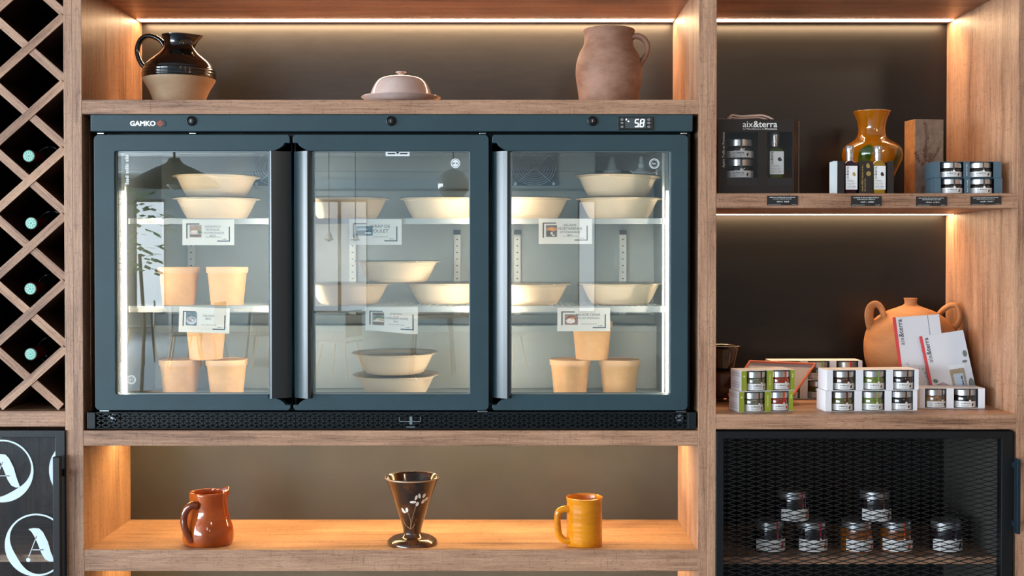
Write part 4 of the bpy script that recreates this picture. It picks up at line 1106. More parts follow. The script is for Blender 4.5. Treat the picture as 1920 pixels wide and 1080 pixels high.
at2 = nt.nodes.new('ShaderNodeMath'); at2.operation = 'ARCTAN2'; nt.links.new(sx_.outputs[0], at2.inputs[0]); nt.links.new(sx_.outputs[1], at2.inputs[1])
mu = nt.nodes.new('ShaderNodeMath'); mu.operation = 'MULTIPLY_ADD'; mu.inputs[1].default_value = 5.0
zsh = nt.nodes.new('ShaderNodeMath'); zsh.operation = 'MULTIPLY'; zsh.inputs[1].default_value = 22.0
nt.links.new(sx_.outputs[2], zsh.inputs[0]); nt.links.new(at2.outputs[0], mu.inputs[0]); nt.links.new(zsh.outputs[0], mu.inputs[2])
si = nt.nodes.new('ShaderNodeMath'); si.operation = 'SINE'; nt.links.new(mu.outputs[0], si.inputs[0])
hh_ = nt.nodes.new('ShaderNodeMapRange'); hh_.inputs[1].default_value = H(262); hh_.inputs[2].default_value = H(285); hh_.inputs[3].default_value = -1.2; hh_.inputs[4].default_value = 0.0
nt.links.new(sx_.outputs[2], hh_.inputs[0])
ad_ = nt.nodes.new('ShaderNodeMath'); ad_.operation = 'ADD'; nt.links.new(si.outputs[0], ad_.inputs[0]); nt.links.new(hh_.outputs[0], ad_.inputs[1])
cr = nt.nodes.new('ShaderNodeValToRGB'); cr.color_ramp.elements[0].position = 0.35; cr.color_ramp.elements[1].position = 0.6
cr.color_ramp.elements[0].color = lin('a8640a'); cr.color_ramp.elements[1].color = lin('35500c')
nt.links.new(ad_.outputs[0], cr.inputs[0]); nt.links.new(cr.outputs[0], bs.inputs['Base Color'])
MB().lathe(pr, seg=72).build('vase_body', m, vs_, False, True, angle=60)

# two-handled amphora
da = 0.311; k = kp(da)
am = thing('terracotta_amphora', 'terracotta jar with two looped handles behind the leaning booklets', 'jar', (x_at(1707, 640, da), da, Z3T))
H = lambda py: z_at(py, da) - Z3T
TER = mat('terracotta', 'b98052', 0.7, spec=0.3, mottling=('a36c42', 5, 0.5, (1, 1, 4)), bump=(90, 0.25, (1, 1, 3)))
pr = smoothp([(52 * k, 0), (56 * k, 0.004), (70 * k, H(712)), (81 * k, H(680)), (84.5 * k, H(652)), (82 * k, H(628)), (74 * k, H(610)), (62 * k, H(596)), (44 * k, H(584)), (26 * k, H(577)), (14 * k, H(572)), (11 * k, H(568)), (11.5 * k, H(562)), (12.5 * k, H(559.6)), (11 * k, H(559)), (8.5 * k, H(562)), (8 * k, H(574))], 5)
MB().lathe(pr, seg=72).build('jar_body', TER, am, False, True, angle=60)
MB().tube(smoothp([(-52 * k, -12 * k, H(602)), (-55 * k, -14 * k, H(590)), (-59 * k, -12 * k, H(577)), (-66 * k, -8 * k, H(570)), (-75 * k, -4 * k, H(574)), (-78 * k, 0, H(588)), (-76 * k, 2 * k, H(603)), (-72 * k, 4 * k, H(616))], 5), 5.2 * k, 14, 2.0).build('handle', TER, am, False, True)
MB().tube(smoothp([(54 * k, 6 * k, H(592)), (63 * k, 2 * k, H(580)), (74 * k, -4 * k, H(572)), (84 * k, -8 * k, H(574)), (88 * k, -11 * k, H(588)), (85 * k, -13 * k, H(604)), (76 * k, -14 * k, H(616)), (68 * k, -16 * k, H(622))], 5), 5.2 * k, 14, 2.0).build('handle', TER, am, False, True)

# dark pot at the left end of the lower right shelf
dk = 0.24; k = kp(dk)
pot = thing('cooking_pot', 'dark brown glazed pot at the left end behind the green packs', 'pot', (x_at(1337, 700, dk) + 0.02, dk, Z3T))
pot.location.x = XF + 0.055
k2 = 1.0
H = lambda py: z_at(py, dk) - Z3T
rr_ = x_at(1392, 650, dk) - pot.location.x
MB().lathe(smoothp([(rr_ * .66, 0.010), (rr_ * .74, 0.016), (rr_ * .80, H(715)), (rr_ * .80, H(697)), (rr_ * .82, H(694)), (0.002, H(694))], 4), seg=48).build('pot_body', mat('brown_pot_glaze', '3a1c10', 0.25, coat=0.3), pot, False, True, angle=50)
MB().lathe(smoothp([(rr_ * .55, H(694)), (rr_ * .62, H(688)), (rr_ * .72, H(668)), (rr_ * .83, H(652)), (rr_ * .98, H(648.5)), (rr_, H(647.5)), (rr_ * .96, H(646.5)), (rr_ * .80, H(651)), (rr_ * .66, H(672)), (rr_ * .5, H(690))], 4), seg=48).build('glass_bowl', mat('smoky_glass', '14100a', 0.06, coat=0.8), pot, False, True, angle=50)
for a in (PI * 1.15, PI * 1.75, PI * 0.5):
    MB().lathe([(0.009, 0), (0.012, 0.006), (0.009, 0.014)], cx=rr_ * .58 * math.cos(a), cy=rr_ * .58 * math.sin(a), seg=16).build('foot', TER, pot, False, True)

# ================================================================ WINE
def make_bottle():
    t = thing('wine_bottle', 'bottle', 'bottle', (0, 0, 0), 0, 'wine bottles lying in the diamond rack')
    fn = lambda r, t_, z: (r * math.cos(t_), z, r * math.sin(t_))
    MB().lathe(smoothp([(0.0001, 0.295), (0.026, 0.294), (0.031, 0.288), (0.0315, 0.27), (0.0315, 0.13), (0.029, 0.112), (0.018, 0.090), (0.0135, 0.075), (0.013, 0.05)], 4), seg=32, fn=fn, cap0=False).build('bottle_body', mat('dark_green_glass', '0c140c', 0.06, coat=0.5), t, False, True, angle=60)
    MB().lathe([(0.0138, 0.055), (0.0138, 0.012), (0.0145, 0.010), (0.0145, 0.003), (0.0138, 0.001), (0.0128, 0.0)], seg=32, fn=fn, cap0=False).build('capsule', mat('burgundy_foil', '5a1420', 0.3, metal=0.4), t, False, True)
    cpd = MB().lathe([(0.0128, 0.0), (0.0122, -0.0004), (0.0001, -0.0005)], seg=32, fn=fn, cap0=False).build('capsule_top', mat('green_foil', '3f9a80', 0.35), t, False)
    b = MB()
    for (r0, r1) in ((0.0096, 0.0104), (0.0030, 0.0040)):
        b.ring([(r1 * math.cos(2 * PI * q / 30), r1 * math.sin(2 * PI * q / 30)) for q in range(30)], [(r0 * math.cos(2 * PI * q / 30), r0 * math.sin(2 * PI * q / 30)) for q in range(30)], -0.0009, -0.0005)
    for q in range(10):
        a = 2 * PI * q / 10; u = Vector((math.cos(a), math.sin(a))); v = Vector((-u.y, u.x))
        p0 = u * 0.005; p1 = u * 0.0088
        b.prism([tuple(p0 - v * 0.0005), tuple(p1 - v * 0.0010), tuple(p1 + v * 0.0010), tuple(p0 + v * 0.0005)], -0.0009, -0.0005)
    b.build('embossed_mark', mat('silver_foil', 'a9c4bc', 0.35, metal=0.3), cpd, False)
    return t
bt = make_bottle()
spots = [(54, 292.5, 'topmost wine bottle lying in the diamond rack, green capsule showing'), (58.5, 418.5, 'second wine bottle from the top lying in the diamond rack'),
         (57, 541.5, 'third wine bottle from the top lying in the diamond rack'), (57.5, 664, 'lowest wine bottle lying in the diamond rack')]
for i, (px, py, lb) in enumerate(spots):
    o = bt if i == 0 else dup(bt, (0, 0, 0))
    o.location = (x_at(px, py, 0.004), 0.004, z_at(py, 0.004)); o['label'] = lb
    o.rotation_euler = (0, i * 0.7, 0)

# ================================================================ JARS AND PACKS
LABEL = mat('label_white', 'dcdad8', 0.5)
def cylmap(r, ang0=-PI / 2):
    return lambda u, v: (r * math.cos(ang0 + u / r), r * math.sin(ang0 + u / r), v)
def make_jar(kind):
    if kind == 'paste': R, hb_, hl, Rl, zl0, zl1 = 0.0262, 0.0288, 0.0425, 0.0258, 0.0018, 0.0155
    elif kind == 'small': R, hb_, hl, Rl, zl0, zl1 = 0.0262, 0.0215, 0.0335, 0.0258, 0.0014, 0.0130
    else: R, hb_, hl, Rl, zl0, zl1 = 0.0372, 0.052, 0.070, 0.0340, 0.003, 0.030
    t = thing('preserve_jar', 'jar', 'jar', (0, 0, 0), 0)
    MB().lathe(smoothp([(R - 0.003, 0), (R - 0.0005, 0.0015), (R, 0.004), (R, hb_ - 0.005), (R - 0.002, hb_ - 0.001), (R - 0.004, hb_ + 0.001)], 3), seg=40).build('jar_body', mat('jar_filling', '4a3424', 0.12, spec=0.6, coat=0.7, mottling=('35251b', 150, 0.5, (1, 1, 1))), t, False, True, angle=60)
    MB().lathe([(Rl - 0.001, hb_ - 0.0002), (Rl, hb_), (Rl, hl - 0.0016), (Rl - 0.0014, hl), (0.001, hl)], seg=40, cap0=False).build('lid', mat('brushed_lid', 'c4c4c4', 0.28, metal=0.9), t, False, True, angle=40)
    rl_ = R + 0.0004; b = MB(); n = 30; sp = 1.22
    vs = []; fs = []
    for i in range(n + 1):
        a = -PI / 2 - sp + 2 * sp * i / n
        vs += [(rl_ * math.cos(a), rl_ * math.sin(a), zl0), (rl_ * math.cos(a), rl_ * math.sin(a), zl1)]
    for i in range(n): fs.append((2 * i, 2 * i + 2, 2 * i + 3, 2 * i + 1))
    lb = b.add(vs, fs).build('label', LABEL, t, False)
    hh = zl1 - zl0; b = MB(); cm = cylmap(rl_ + 0.0003)
    logo(b, -0.0155 if kind != 'jam' else -0.004, zl0 + hh * 0.56, 0.0205, place=cm)
    b.build('lettering', INK, lb, False)
    b = MB()
    scribble(b, -0.015, 0.006, zl0 + hh * 0.32, hh * 0.10, place=cm); scribble(b, -0.015, 0.002, zl0 + hh * 0.14, hh * 0.10, place=cm)
    for q in range(5): scribble(b, -0.026, -0.019, zl0 + hh * (0.14 + 0.15 * q), hh * 0.07, place=cm)
    b.build('small_print', INKG, lb, False)
    b = MB(); bx = 0.0115 if kind != 'jam' else 0.022
    blob(b, bx, zl0 + hh * 0.45, hh * 0.17, hh * 0.27, rot=-0.35, place=cm)
    b.build('emblem', mat('emblem_dark', '2a1c1c', 0.5), lb, False)
    b = MB(); sw = 0.0026 if kind != 'jam' else 0.003; so = 0.0045 if kind == 'paste' else (0.0 if kind == 'small' else 0.008)
    vs = []
    prf = [(Rl * 0.75, hl + 0.0003), (Rl - 0.0005, hl + 0.0003), (Rl + 0.0004, hl - 0.0012), (Rl + 0.0004, hb_ + 0.001), (R + 0.0004, hb_ - 0.006), (R + 0.0004, zl1 + 0.001)]
    fs = []
    for i, (r, z) in enumerate(prf):
        for u in (so - sw / 2 - 0.0004, so + sw / 2 + 0.0004): vs.append((r * math.cos(-PI / 2 + u / r), r * math.sin(-PI / 2 + u / r), z))
    for i in range(len(prf) - 1): fs.append((2 * i, 2 * i + 2, 2 * i + 3, 2 * i + 1))
    st_ = b.add(vs, fs).build('seal_strip', mat('strip_black', '1c1820', 0.4), t, False)
    b = MB(); blob(b, so, zl1 + 0.0016, 0.0028, 0.0021, place=cylmap(R + 0.0008)); b.build('seal', LABEL, st_, False)
    return t
JARS = {}
JM = {'olive': '5c5a2c', 'brown': '4a3020', 'black': '14100f', 'red': '8c2c18', 'green': '6c7a30', 'grey': '6c6c58', 'orange': '8a4a14', 'truffle': '2a2018', 'plum': '180c14', 'cream': '8c6c4c'}
SM = {'black': '1a1820', 'red': 'e02a1c', 'green': '7ca860', 'maroon': '44121c', 'charcoal': '2c3034', 'pink': 'c81e48', 'orange': 'e0541c', 'violet': '4c3c78', 'mauve': '6c3450', 'grey': '3a4448'}
EM = {'dark': '2a1a20', 'red': 'b81c20', 'olive': '6c6440', 'orange': 'c86428'}
def jar(kind, x, y, z, rz, label, fill, strip, emb='dark', group=None, dz=0):
    if kind not in JARS: JARS[kind] = make_jar(kind); o = JARS[kind]
    else: o = dup(JARS[kind], (0, 0, 0))
    o.location = (x, y, z); o.rotation_euler = (0, 0, rz); o['label'] = label; o['group'] = group
    f = JM[fill]; g = '%02x%02x%02x' % tuple(max(0, int(int(f[i:i + 2], 16) * 0.72)) for i in (0, 2, 4))
    recolour(o, 'jar_body', mat('filling_' + fill, f, 0.12, spec=0.6, coat=0.7, mottling=(g, 150, 0.5, (1, 1, 1))))
    recolour(o, 'seal_strip', mat('strip_' + strip, SM[strip], 0.4)); recolour(o, 'emblem', mat('emblem_' + emb, EM[emb], 0.5))
    return o
def pack(px, d, z, rz, n, W, Hh, Dp, pillars, label, colour, kind, jars, group, side_print=False, name='jar_gift_pack', px_is_left=True, where='', gapz=0.0):
    """a cardboard sleeve, windows at the front; px is the front left corner"""
    t = thing(name, label, 'box', (x_at(px, 700, d), d, z), rz, group)
    T = 0.0009; b = MB(); hd_ = colour
    b.box(0, W, 0, Dp, 0, T).box(0, W, 0, Dp, Hh - T, Hh).box(0, T, 0, Dp, T, Hh - T).box(W - T, W, 0, Dp, T, Hh - T).box(0, W, Dp - T, Dp, T, Hh - T)
    sl = b.build('sleeve', WHITE_C if colour != 'dark' else mat('dark_petrol_card', '3c5a6a', 0.3, spec=0.6), t, False, bevel=0.0003)
    pm = {'white': WHITE_C, 'green': mat('olive_green_card', '8f9a2c', 0.5), 'dark': mat('dark_petrol_card', '3c5a6a', 0.3, spec=0.6)}[colour]
    wins = []
    for i, (u0, u1) in enumerate(pillars):
        MB().box(u0 * W, u1 * W, -0.0004, T, T, Hh - T).build('front_panel', pm, t, False)
        if i: wins.append((pillars[i - 1][1] * W, u0 * W))
    if colour == 'green':
        b = MB()
        for i, (u0, u1) in enumerate(pillars):
            um = (u0 + u1) / 2 * W
            if i == 1: b.box(um - 0.0006, um + 0.0006, -0.0006, -0.0004, Hh * .25, Hh * .8)
            elif i == 2: b.prism([(um - .0012, Hh * .62), (um + .0006, Hh * .62), (um + .002, Hh * .82), (um, Hh * .82)], -0.0006, -0.0004)
            else: blob(b, um, Hh * .72, .0022, .0022, y=-0.0006)
        b.build('printed_marks', mat('pale_yellow_ink', 'd8d8a0', 0.5), t, False)
    if colour == 'dark':
        b = MB(); um = (pillars[1][0] + pillars[1][1]) / 2 * W
        write(b, 'Duo Truffe', um + 0.0014, Hh * 0.5, 0.0026, width=Hh * 0.74, align='C', rot=PI / 2, y=-0.0006)
        b.build('lettering', WHITE_I, t, False)
    if colour != 'dark':
        b = MB(); b2 = MB()
        for q in range(7):
            if q in (3, 4): continue
            yy0 = 0.006; zz = Hh * (0.16 + 0.11 * q)
            pl_ = lambda u, v: (-0.0002, Dp - u, v)
            scribble(b, 0.006, Dp - 0.008, zz, 0.0016, place=pl_) if side_print else None
        if b.v: b.build('side_print', INKG, sl, False)
    rc, rs = math.cos(rz), math.sin(rz)
    for i, (w0, w1) in enumerate(wins):
        fill, strip, emb, lab, turn = jars[i]
        u = (w0 + w1) / 2 + 0.0032; v = 0.0262 - 0.0035
        X = t.location.x + u * rc - v * rs; Y = t.location.y + u * rs + v * rc
        jar(kind, X, Y, z + T, rz + turn, lab, fill, strip, emb, 'preserve jars in cardboard packs')
    return t
# green packs
gw = 107 * kp(0.02) * 1.02
for lev, (dx, dr) in enumerate([(0, 0.0), (4.5, 0.03)]):
    nm = ('upper', 'lower')[1 - lev] if False else ('lower', 'upper')[lev]
    pack(1386 + dx, 0.030 + 0.001 * lev, Z3T + lev * 0.0466, 0.21 + dr, 2, gw, 0.0462, 0.058, [(0, .095), (.475, .59), (.925, 1)],
         'olive green fronted two jar pack, the %s of the stacked pair at the left' % nm, 'green', 'paste',
         [('grey', 'charcoal', 'olive', 'left jar with dark strip in the %s green pack' % nm, 0.10), ('red', 'red', 'red', 'right jar with red strip in the %s green pack' % nm, 0.02)],
         'green fronted jar packs', side_print=True)
# white three jar packs
ww = 176 * kp(0.05) * 1.01
for lev, (dx, dr) in enumerate([(0, 0.0), (2.5, 0.0)]):
    nm = ('lower', 'upper')[lev]
    pack(1548 + dx, 0.046, Z3T + lev * 0.0466, 0.085, 3, ww, 0.0462, 0.058, [(0, .065), (.315, .395), (.645, .72), (.955, 1)],
         'white three jar pack, the %s of the stacked pair in the middle of the shelf' % nm, 'white', 'paste',
         [('brown' if lev else 'olive', 'maroon' if not lev else 'black', 'dark', 'left jar with dark strip in the %s front white pack' % nm, 0.02), ('green', 'green', 'olive', 'middle jar with green strip in the %s front white pack' % nm, 0.0),
          ('black', 'charcoal', 'dark', 'right jar of black paste in the %s front white pack' % nm, 0.0)], 'white jar packs')
# right low pack
pack(1724, 0.10, Z3T, 0.0, 2, 123 * kp(0.1), 0.0462, 0.058, [(0, .085), (.415, .525), (.90, 1)],
     'white two jar pack lying low in front of the booklets at the right end', 'white', 'paste',
     [('cream', 'grey', 'dark', 'jar of pale paste in the low white pack at the right end', 0.3), ('black', 'charcoal', 'dark', 'jar of black paste in the low white pack at the right end', 0)], 'white jar packs')
# white packs at the back
for lev in (0, 1):
    nm = ('lower', 'upper')[lev]
    pack(1446, 0.275, Z3T + lev * 0.0466, 0.03, 3, 173 * kp(0.27), 0.0462, 0.058, [(0, .065), (.315, .40), (.64, .715), (.955, 1)],
         'white three jar pack at the back, the %s one of the rear stack' % nm, 'white', 'paste',
         [('olive', 'red' if lev else 'grey', 'olive', 'left jar in the %s white pack of the rear stack' % nm, 0), ('olive', 'green', 'olive', 'middle jar in the %s white pack of the rear stack' % nm, 0.0), ('cream', 'red', 'red', 'right jar with red strip in the %s white pack of the rear stack' % nm, 0)], 'white jar packs')
# dark packs on the middle shelf
dwd = 127 * kp(0.04)
for lev, dx in enumerate((1.5, 0)):
    nm = ('lower', 'upper')[lev]
    pack(1748.5 + dx, 0.035, Z2T + lev * 0.0362, 0.0, 2, dwd, 0.0360, 0.058, [(0, .095), (.44, .53), (.88, 1)],
         'dark petrol two jar pack, the %s of the pair at the right of the shelf' % nm, 'dark', 'small',
         [('truffle', 'grey', 'dark', 'left truffle jar in the %s dark petrol pack' % nm, 0), ('truffle', 'grey', 'dark', 'right truffle jar in the %s dark petrol pack' % nm, 0)], 'dark petrol jar packs')
# jars behind the mesh door
dcj = 0.168
zc0 = zs + 0.0002
for (px, lv, fill, strip, emb, lb) in ((1441.5, 0, 'plum', 'pink', 'red', 'jam jar with pink strip, leftmost behind the black mesh door'),
                                       (1521, 0, 'plum', 'pink', 'orange', 'jam jar with pink strip, right foot of the left pyramid behind the mesh'),
                                       (1485.5, 1, 'plum', 'pink', 'orange', 'jam jar with pink strip on top of the left pair behind the mesh'),
                                       (1606, 0, 'orange', 'orange', 'orange', 'amber jam jar with orange strip at its right side behind the mesh'),
                                       (1680, 0, 'orange', 'orange', 'orange', 'amber jam jar with orange strip at its centre behind the mesh'),
                                       (1639.5, 1, 'plum', 'mauve', 'dark', 'jam jar with mauve strip on top of the middle pair behind the mesh'),
                                       (1773, 0, 'plum', 'violet', 'dark', 'jam jar with violet strip standing alone at the right behind the mesh')):
    rz = {1606: 0.28, 1680: 0.0, 1773: 0.05, 1639.5: 0.1, 1485.5: 0.25}.get(px, 0.15)
    jar('jam', x_at(px, 1000, dcj), dcj, zc0 + lv * 0.0706, rz, lb, fill, strip, emb, 'jam jars behind the mesh door')

# booklets
def booklet(px0, py0, px1, py1, d0, d1, W, Hh, label, rollz, cover, extra):
    t = thing('booklet', label, 'booklet', (x_at(px0, py0, d0), d0, z_at(py0, d0)), 0, 'leaning white booklets')
    return t
def make_booklet(bl, W, Hh, roll, lean, label, art):
    """bl: position of the bottom left corner"""
    t = thing('booklet', label, 'booklet', bl, 0, 'leaning white booklets')
    t.rotation_mode = 'XYZ'
    M = Matrix.Rotation(-roll, 4, 'Y') @ Matrix.Rotation(-lean, 4, 'X')
    M = Matrix.Rotation(-lean, 4, 'X') @ Matrix.Rotation(-roll, 4, 'Y')
    t.rotation_euler = M.to_euler()
    cv = MB().box(0, W, 0, 0.004, 0, Hh).build('cover', mat('booklet_white', 'c9cdd4', 0.35), t, False, bevel=0.0003)
    MB().box(-0.0002, W * 0.055, -0.0004, 0.0042, -0.0002, Hh + 0.0002).build('spine', mat('booklet_red', 'c43a40', 0.4), t, False)
    b = MB()
    logo(b, W * 0.175, Hh - W * 0.56 - W * 0.05, W * 0.56, rot=PI / 2, y=-0.0005)
    b.build('lettering', mat('booklet_ink', '33363c', 0.5), cv, False)
    return t, cv
bk = z_at(777) 
fw = kp(0.17)
t, cv = make_booklet((x_at(1694, 752, 0.175), 0.170, Z3T + 0.0003), 88 * fw, 165 * fw, 0.07, 0.19, 'white booklet with scattered peppercorns leaning on the terracotta jar', {'ty': 0.52})
b = MB(); rr = random.Random(11)
for q in range(46):
    u = rr.uniform(.12, .95); v = 0.18 + 0.28 * (1 - u) * rr.uniform(0.2, 1.1) + rr.uniform(0, .12)
    blob(b, u * 88 * fw, v * 165 * fw, 0.0011, 0.0009, y=-0.0005, rot=rr.uniform(0, 3), n=7)
b.build('printed_peppercorns', mat('pepper_print', '3c3c44', 0.5), cv, False)
b = MB(); b.box(.74 * 88 * fw, .755 * 88 * fw, -0.0004, 0, .66 * 165 * fw, 165 * fw); b.build('printed_line', mat('print_line', '7c8894', 0.5), cv, False)
W2, H2 = 84 * fw, 130 * fw
t, cv = make_booklet((x_at(1751, 752, 0.165), 0.1625, Z3T + 0.0003), W2, H2, 0.15, 0.19, 'white booklet with a printed spice jar leaning in front of the other booklet', {'ty': 0.50})
t.rotation_euler.z += 0.0
b = MB(); b.prism(rrect(.50 * W2, .83 * W2, .10 * H2, .46 * H2, 0.002, 3), -0.0006, -0.0002); b.build('printed_jar', mat('jar_print', 'a89a80', 0.5, mottling=('8f8068', 200, 0.5, (1, 1, 1))), cv, False)
b = MB(); b.prism(rrect(.48 * W2, .85 * W2, .46 * H2, .52 * H2, 0.001, 3), -0.0006, -0.0002); b.build('printed_lid', mat('lid_print', 'd4dade', 0.4), cv, False)
b = MB(); b.prism(rrect(.56 * W2, .78 * W2, .12 * H2, .39 * H2, 0.001, 3), -0.0008, -0.0006); b.build('printed_label', mat('label_print', 'b4c4d4', 0.5), cv, False)
b = MB(); scribble(b, .14 * H2, .36 * H2, -.76 * W2, 0.0045, rot90=True, y=-0.0009); b.build('printed_label_text', INK, cv, False)
b = MB(); b.prism([(.07 * W2, .02 * H2), (.46 * W2, .02 * H2), (.48 * W2, .22 * H2), (.30 * W2, .30 * H2), (.08 * W2, .27 * H2)], -0.0004, -0.0001); b.build('printed_stone', mat('stone_print', 'b0989c', 0.5, mottling=('8c7c80', 60, 0.5, (3, 1, 1))), cv, False)
b = MB(); blob(b, .14 * W2, .33 * H2, .06 * W2, .03 * H2, y=-0.0005, rot=-.5); blob(b, .92 * W2, .66 * H2, .05 * W2, .05 * H2, y=-0.0005); blob(b, .88 * W2, .55 * H2, .06 * W2, .02 * H2, y=-0.0005); blob(b, .93 * W2, .2 * H2, .07 * W2, .1 * H2, y=-0.0005); b.build('printed_leaves', mat('leaf_print', '66706a', 0.5), cv, False)

# orange edged card behind the green packs
pts2 = [(1405.5, 678.5, 0.22), (1528, 683.5, 0.22), (1497, 725, 0.165), (1479, 752, 0.135), (1378, 752, 0.135)]
pts2 = [(1405.5, 678.5, 0.23), (1528, 683.5, 0.23), (1482, 748, 0.15), (1366, 742, 0.15)]
oc = thing('presentation_tray', 'orange edged grey card tray leaning behind the green fronted packs', 'tray', (x_at(1420, 756, 0.15), 0.15, Z3T))
V = [Vector((x_at(a, b_, d), d, z_at(b_, d))) - oc.location for a, b_, d in pts2]
nrm = (V[1] - V[0]).cross(V[3] - V[0]).normalized(); nrm = nrm if nrm.y > 0 else -nrm
cen = sum(V, Vector()) / 4
b = MB(); b.add([v for v in V] + [v + nrm * 0.003 for v in V], [(3, 2, 1, 0), (4, 5, 6, 7), (0, 1, 5, 4), (1, 2, 6, 5), (2, 3, 7, 6), (3, 0, 4, 7)])
b.build('tray_base', mat('tray_grey', 'a8a0a4', 0.45), oc, False)
b = MB()
for i in range(4):
    p, q = V[i], V[(i + 1) % 4]; b.tube([p - nrm * 0.002, q - nrm * 0.002], 0.0028, 8)
b.build('tray_rim', mat('tray_orange', 'd06a48', 0.4), oc, False, True)

# ---- gift box, bottle pack, herb carton on the middle shelf
def make_oil(hgt=0.107, wd=0.0285):
    t = thing('oil_bottle', 'bottle', 'bottle', (0, 0, 0), 0, 'small square oil bottles')
    s = wd / 2; hb_ = hgt * 0.655
    b = MB()
    def sq(a, r): return [(a * math.copysign(abs(math.cos(q)) ** r, math.cos(q)), a * math.copysign(abs(math.sin(q)) ** r, math.sin(q))) for q in [2 * PI * k / 32 + 0.0001 for k in range(32)]]
    levels = [(s * .92, .35, 0), (s, .3, .002), (s, .3, hb_ - .006), (s * .86, .45, hb_ - .001), (s * .45, .9, hb_ + .004), (s * .42, 1, hgt * .76)]
    vs = []; fs = []
    for a, r, z in levels: vs += [(x, y, z) for x, y in sq(a, r)]
    for i in range(len(levels) - 1):
        for k in range(32): k2 = (k + 1) % 32; fs.append((i * 32 + k, i * 32 + k2, (i + 1) * 32 + k2, (i + 1) * 32 + k))
    fs.append(list(range(31, -1, -1)))
    b.add(vs, fs).build('bottle_body', mat('oil_glass', '4c4410', 0.06, coat=0.8), t, False, True, angle=50)
    MB().lathe([(s * .50, hgt * .67), (s * .52, hgt * .74), (s * .56, hgt * .745), (s * .56, hgt * .86), (s * .60, hgt * .865), (s * .60, hgt * .905), (s * .66, hgt * .91), (s * .66, hgt * .99), (s * .62, hgt), (0.0005, hgt)], seg=32, cap0=False).build('cap', mat('silver_cap', 'c2c0c0', 0.25, metal=0.85), t, False, True, angle=30)
    lb = MB().box(-s * .86, s * .92, -s - 0.0006, -s + 0.001, hb_ * .13, hb_ * .88).build('label', LABEL, t, False)
    b = MB(); y = -s - 0.0008
    logo(b, -s * .45, hb_ * .46, hb_ * .40, rot=PI / 2, y=y)
    b.build('lettering', INK, lb, False)
    b = MB()
    for q in range(6): scribble(b, -s * .75, s * rl.uniform(.1, .75), hb_ * (.17 + .048 * q), hb_ * .022, y=y)
    b.build('small_print', INKG, lb, False)
    b = MB(); blob(b, s * .42, hb_ * .62, s * .30, s * .32, y=y, dent=0.5); b.build('emblem', mat('emblem_dark', '2a1a20', 0.5), lb, False)
    return t
oil0 = make_oil()
dbp = 0.04
bp = thing('bottle_gift_pack', 'black two bottle sleeve with gold print in front of the orange vase', 'box', (x_at(1564.5, 330, 0.03), 0.03, Z2T), 0.0)
Wp, Hp = 112 * kp(0.03), z_at(302, 0.03) - Z2T
BC = mat('black_card', '14171b', 0.3)
hx = [(x_at(1597, 330, 0.03) - bp.location.x), (x_at(1650, 330, 0.03) - bp.location.x)]
b = MB(); bwid = 0.0162
e = 0.0
for hxx in hx + [None]:
    a1 = hxx - bwid if hxx else Wp
    b.box(e, a1, 0, 0.0008, 0, Hp)
    e = (hxx + bwid) if hxx else 0
b.box(Wp - 0.0008, Wp, 0, 0.036, 0, Hp).box(0, Wp, 0.0355, 0.036, 0, Hp).box(0, Wp, 0, 0.036, 0, 0.0008)
b.build('sleeve', BC, bp, False)
MB().box(-0.0012, 0.0062, -0.0006, 0.0362, 0, Hp).build('white_edge', mat('white_edge_card', 'ccd6d8', 0.4), bp, False)
b = MB(); gxx = (hx[0] + hx[1]) / 2
scribble(b, 0.006, Hp - 0.008, -(gxx - 0.006), 0.0036, rot90=True, y=-0.0003); scribble(b, 0.006, Hp * .5, -(gxx - 0.0005), 0.0032, rot90=True, y=-0.0003)
blob(b, gxx + 0.006, Hp * .62, .0055, .0052, y=-0.0003); blob(b, gxx + 0.005, Hp * .86, .0045, .0055, y=-0.0003, dent=.4)
b.build('gold_print', mat('gold_ink', 'a08c54', 0.3, metal=0.5), bp, False)
for i, hxx in enumerate(hx):
    o = oil0 if i == 0 else dup(oil0, (0, 0, 0))
    o.location = (bp.location.x + hxx, bp.location.y + 0.0165, Z2T + 0.0009)
    o['label'] = ('small bottle with gold seal on its label, left in the black two bottle sleeve', 'small bottle with black truffle mark, right in the black two bottle sleeve')[i]
    if i == 0: recolour(o, 'emblem', mat('emblem_gold', 'a88c50', 0.4)); recolour(o, 'bottle_body', mat('vinegar_glass', '2a0c18', 0.06, coat=0.8))
    else: recolour(o, 'bottle_body', mat('golden_oil_glass', '94701c', 0.06, coat=0.8)); recolour(o, 'emblem', mat('emblem_dark', '2a1a20', 0.5))

# large gift box
dgx = 0.05
gx0 = x_at(1347.0, 300, dgx)
gt = thing('gift_box', 'large black gift box with rope handle holding two jars and a bottle', 'box', (gx0, dgx, Z2T))
Pg = lambda px: x_at(px, 300, dgx) - gx0
Hg = lambda py: z_at(py, dgx) - Z2T
GW, GH = Pg(1488), Hg(223.5)
CARDB = mat('charcoal_card', '1d1919', 0.42, spec=0.35)
b = MB(); T = 0.001
def window_panel(mb, x0, x1, z0, z1, wins, y0, y1):
    xs = sorted(wins); e = x0
    for (a, b_, c, d_) in xs:
        mb.box(e, a, y0, y1, z0, z1); mb.box(a, b_, y0, y1, z0, c); mb.box(a, b_, y0, y1, d_, z1); e = b_
    mb.box(e, x1, y0, y1, z0, z1)
wl_ = (Pg(1362.5), Pg(1421), Hg(347.5), Hg(247.5)); wr_ = (Pg(1438), Pg(1485), Hg(347.5), Hg(247.5))
window_panel(b, 0, GW, 0, GH, [wl_, wr_], 0, T)
b.build('front_panel', CARDB, gt, False)
GD = 0.078; GR = Pg(1504.5)
b = MB()
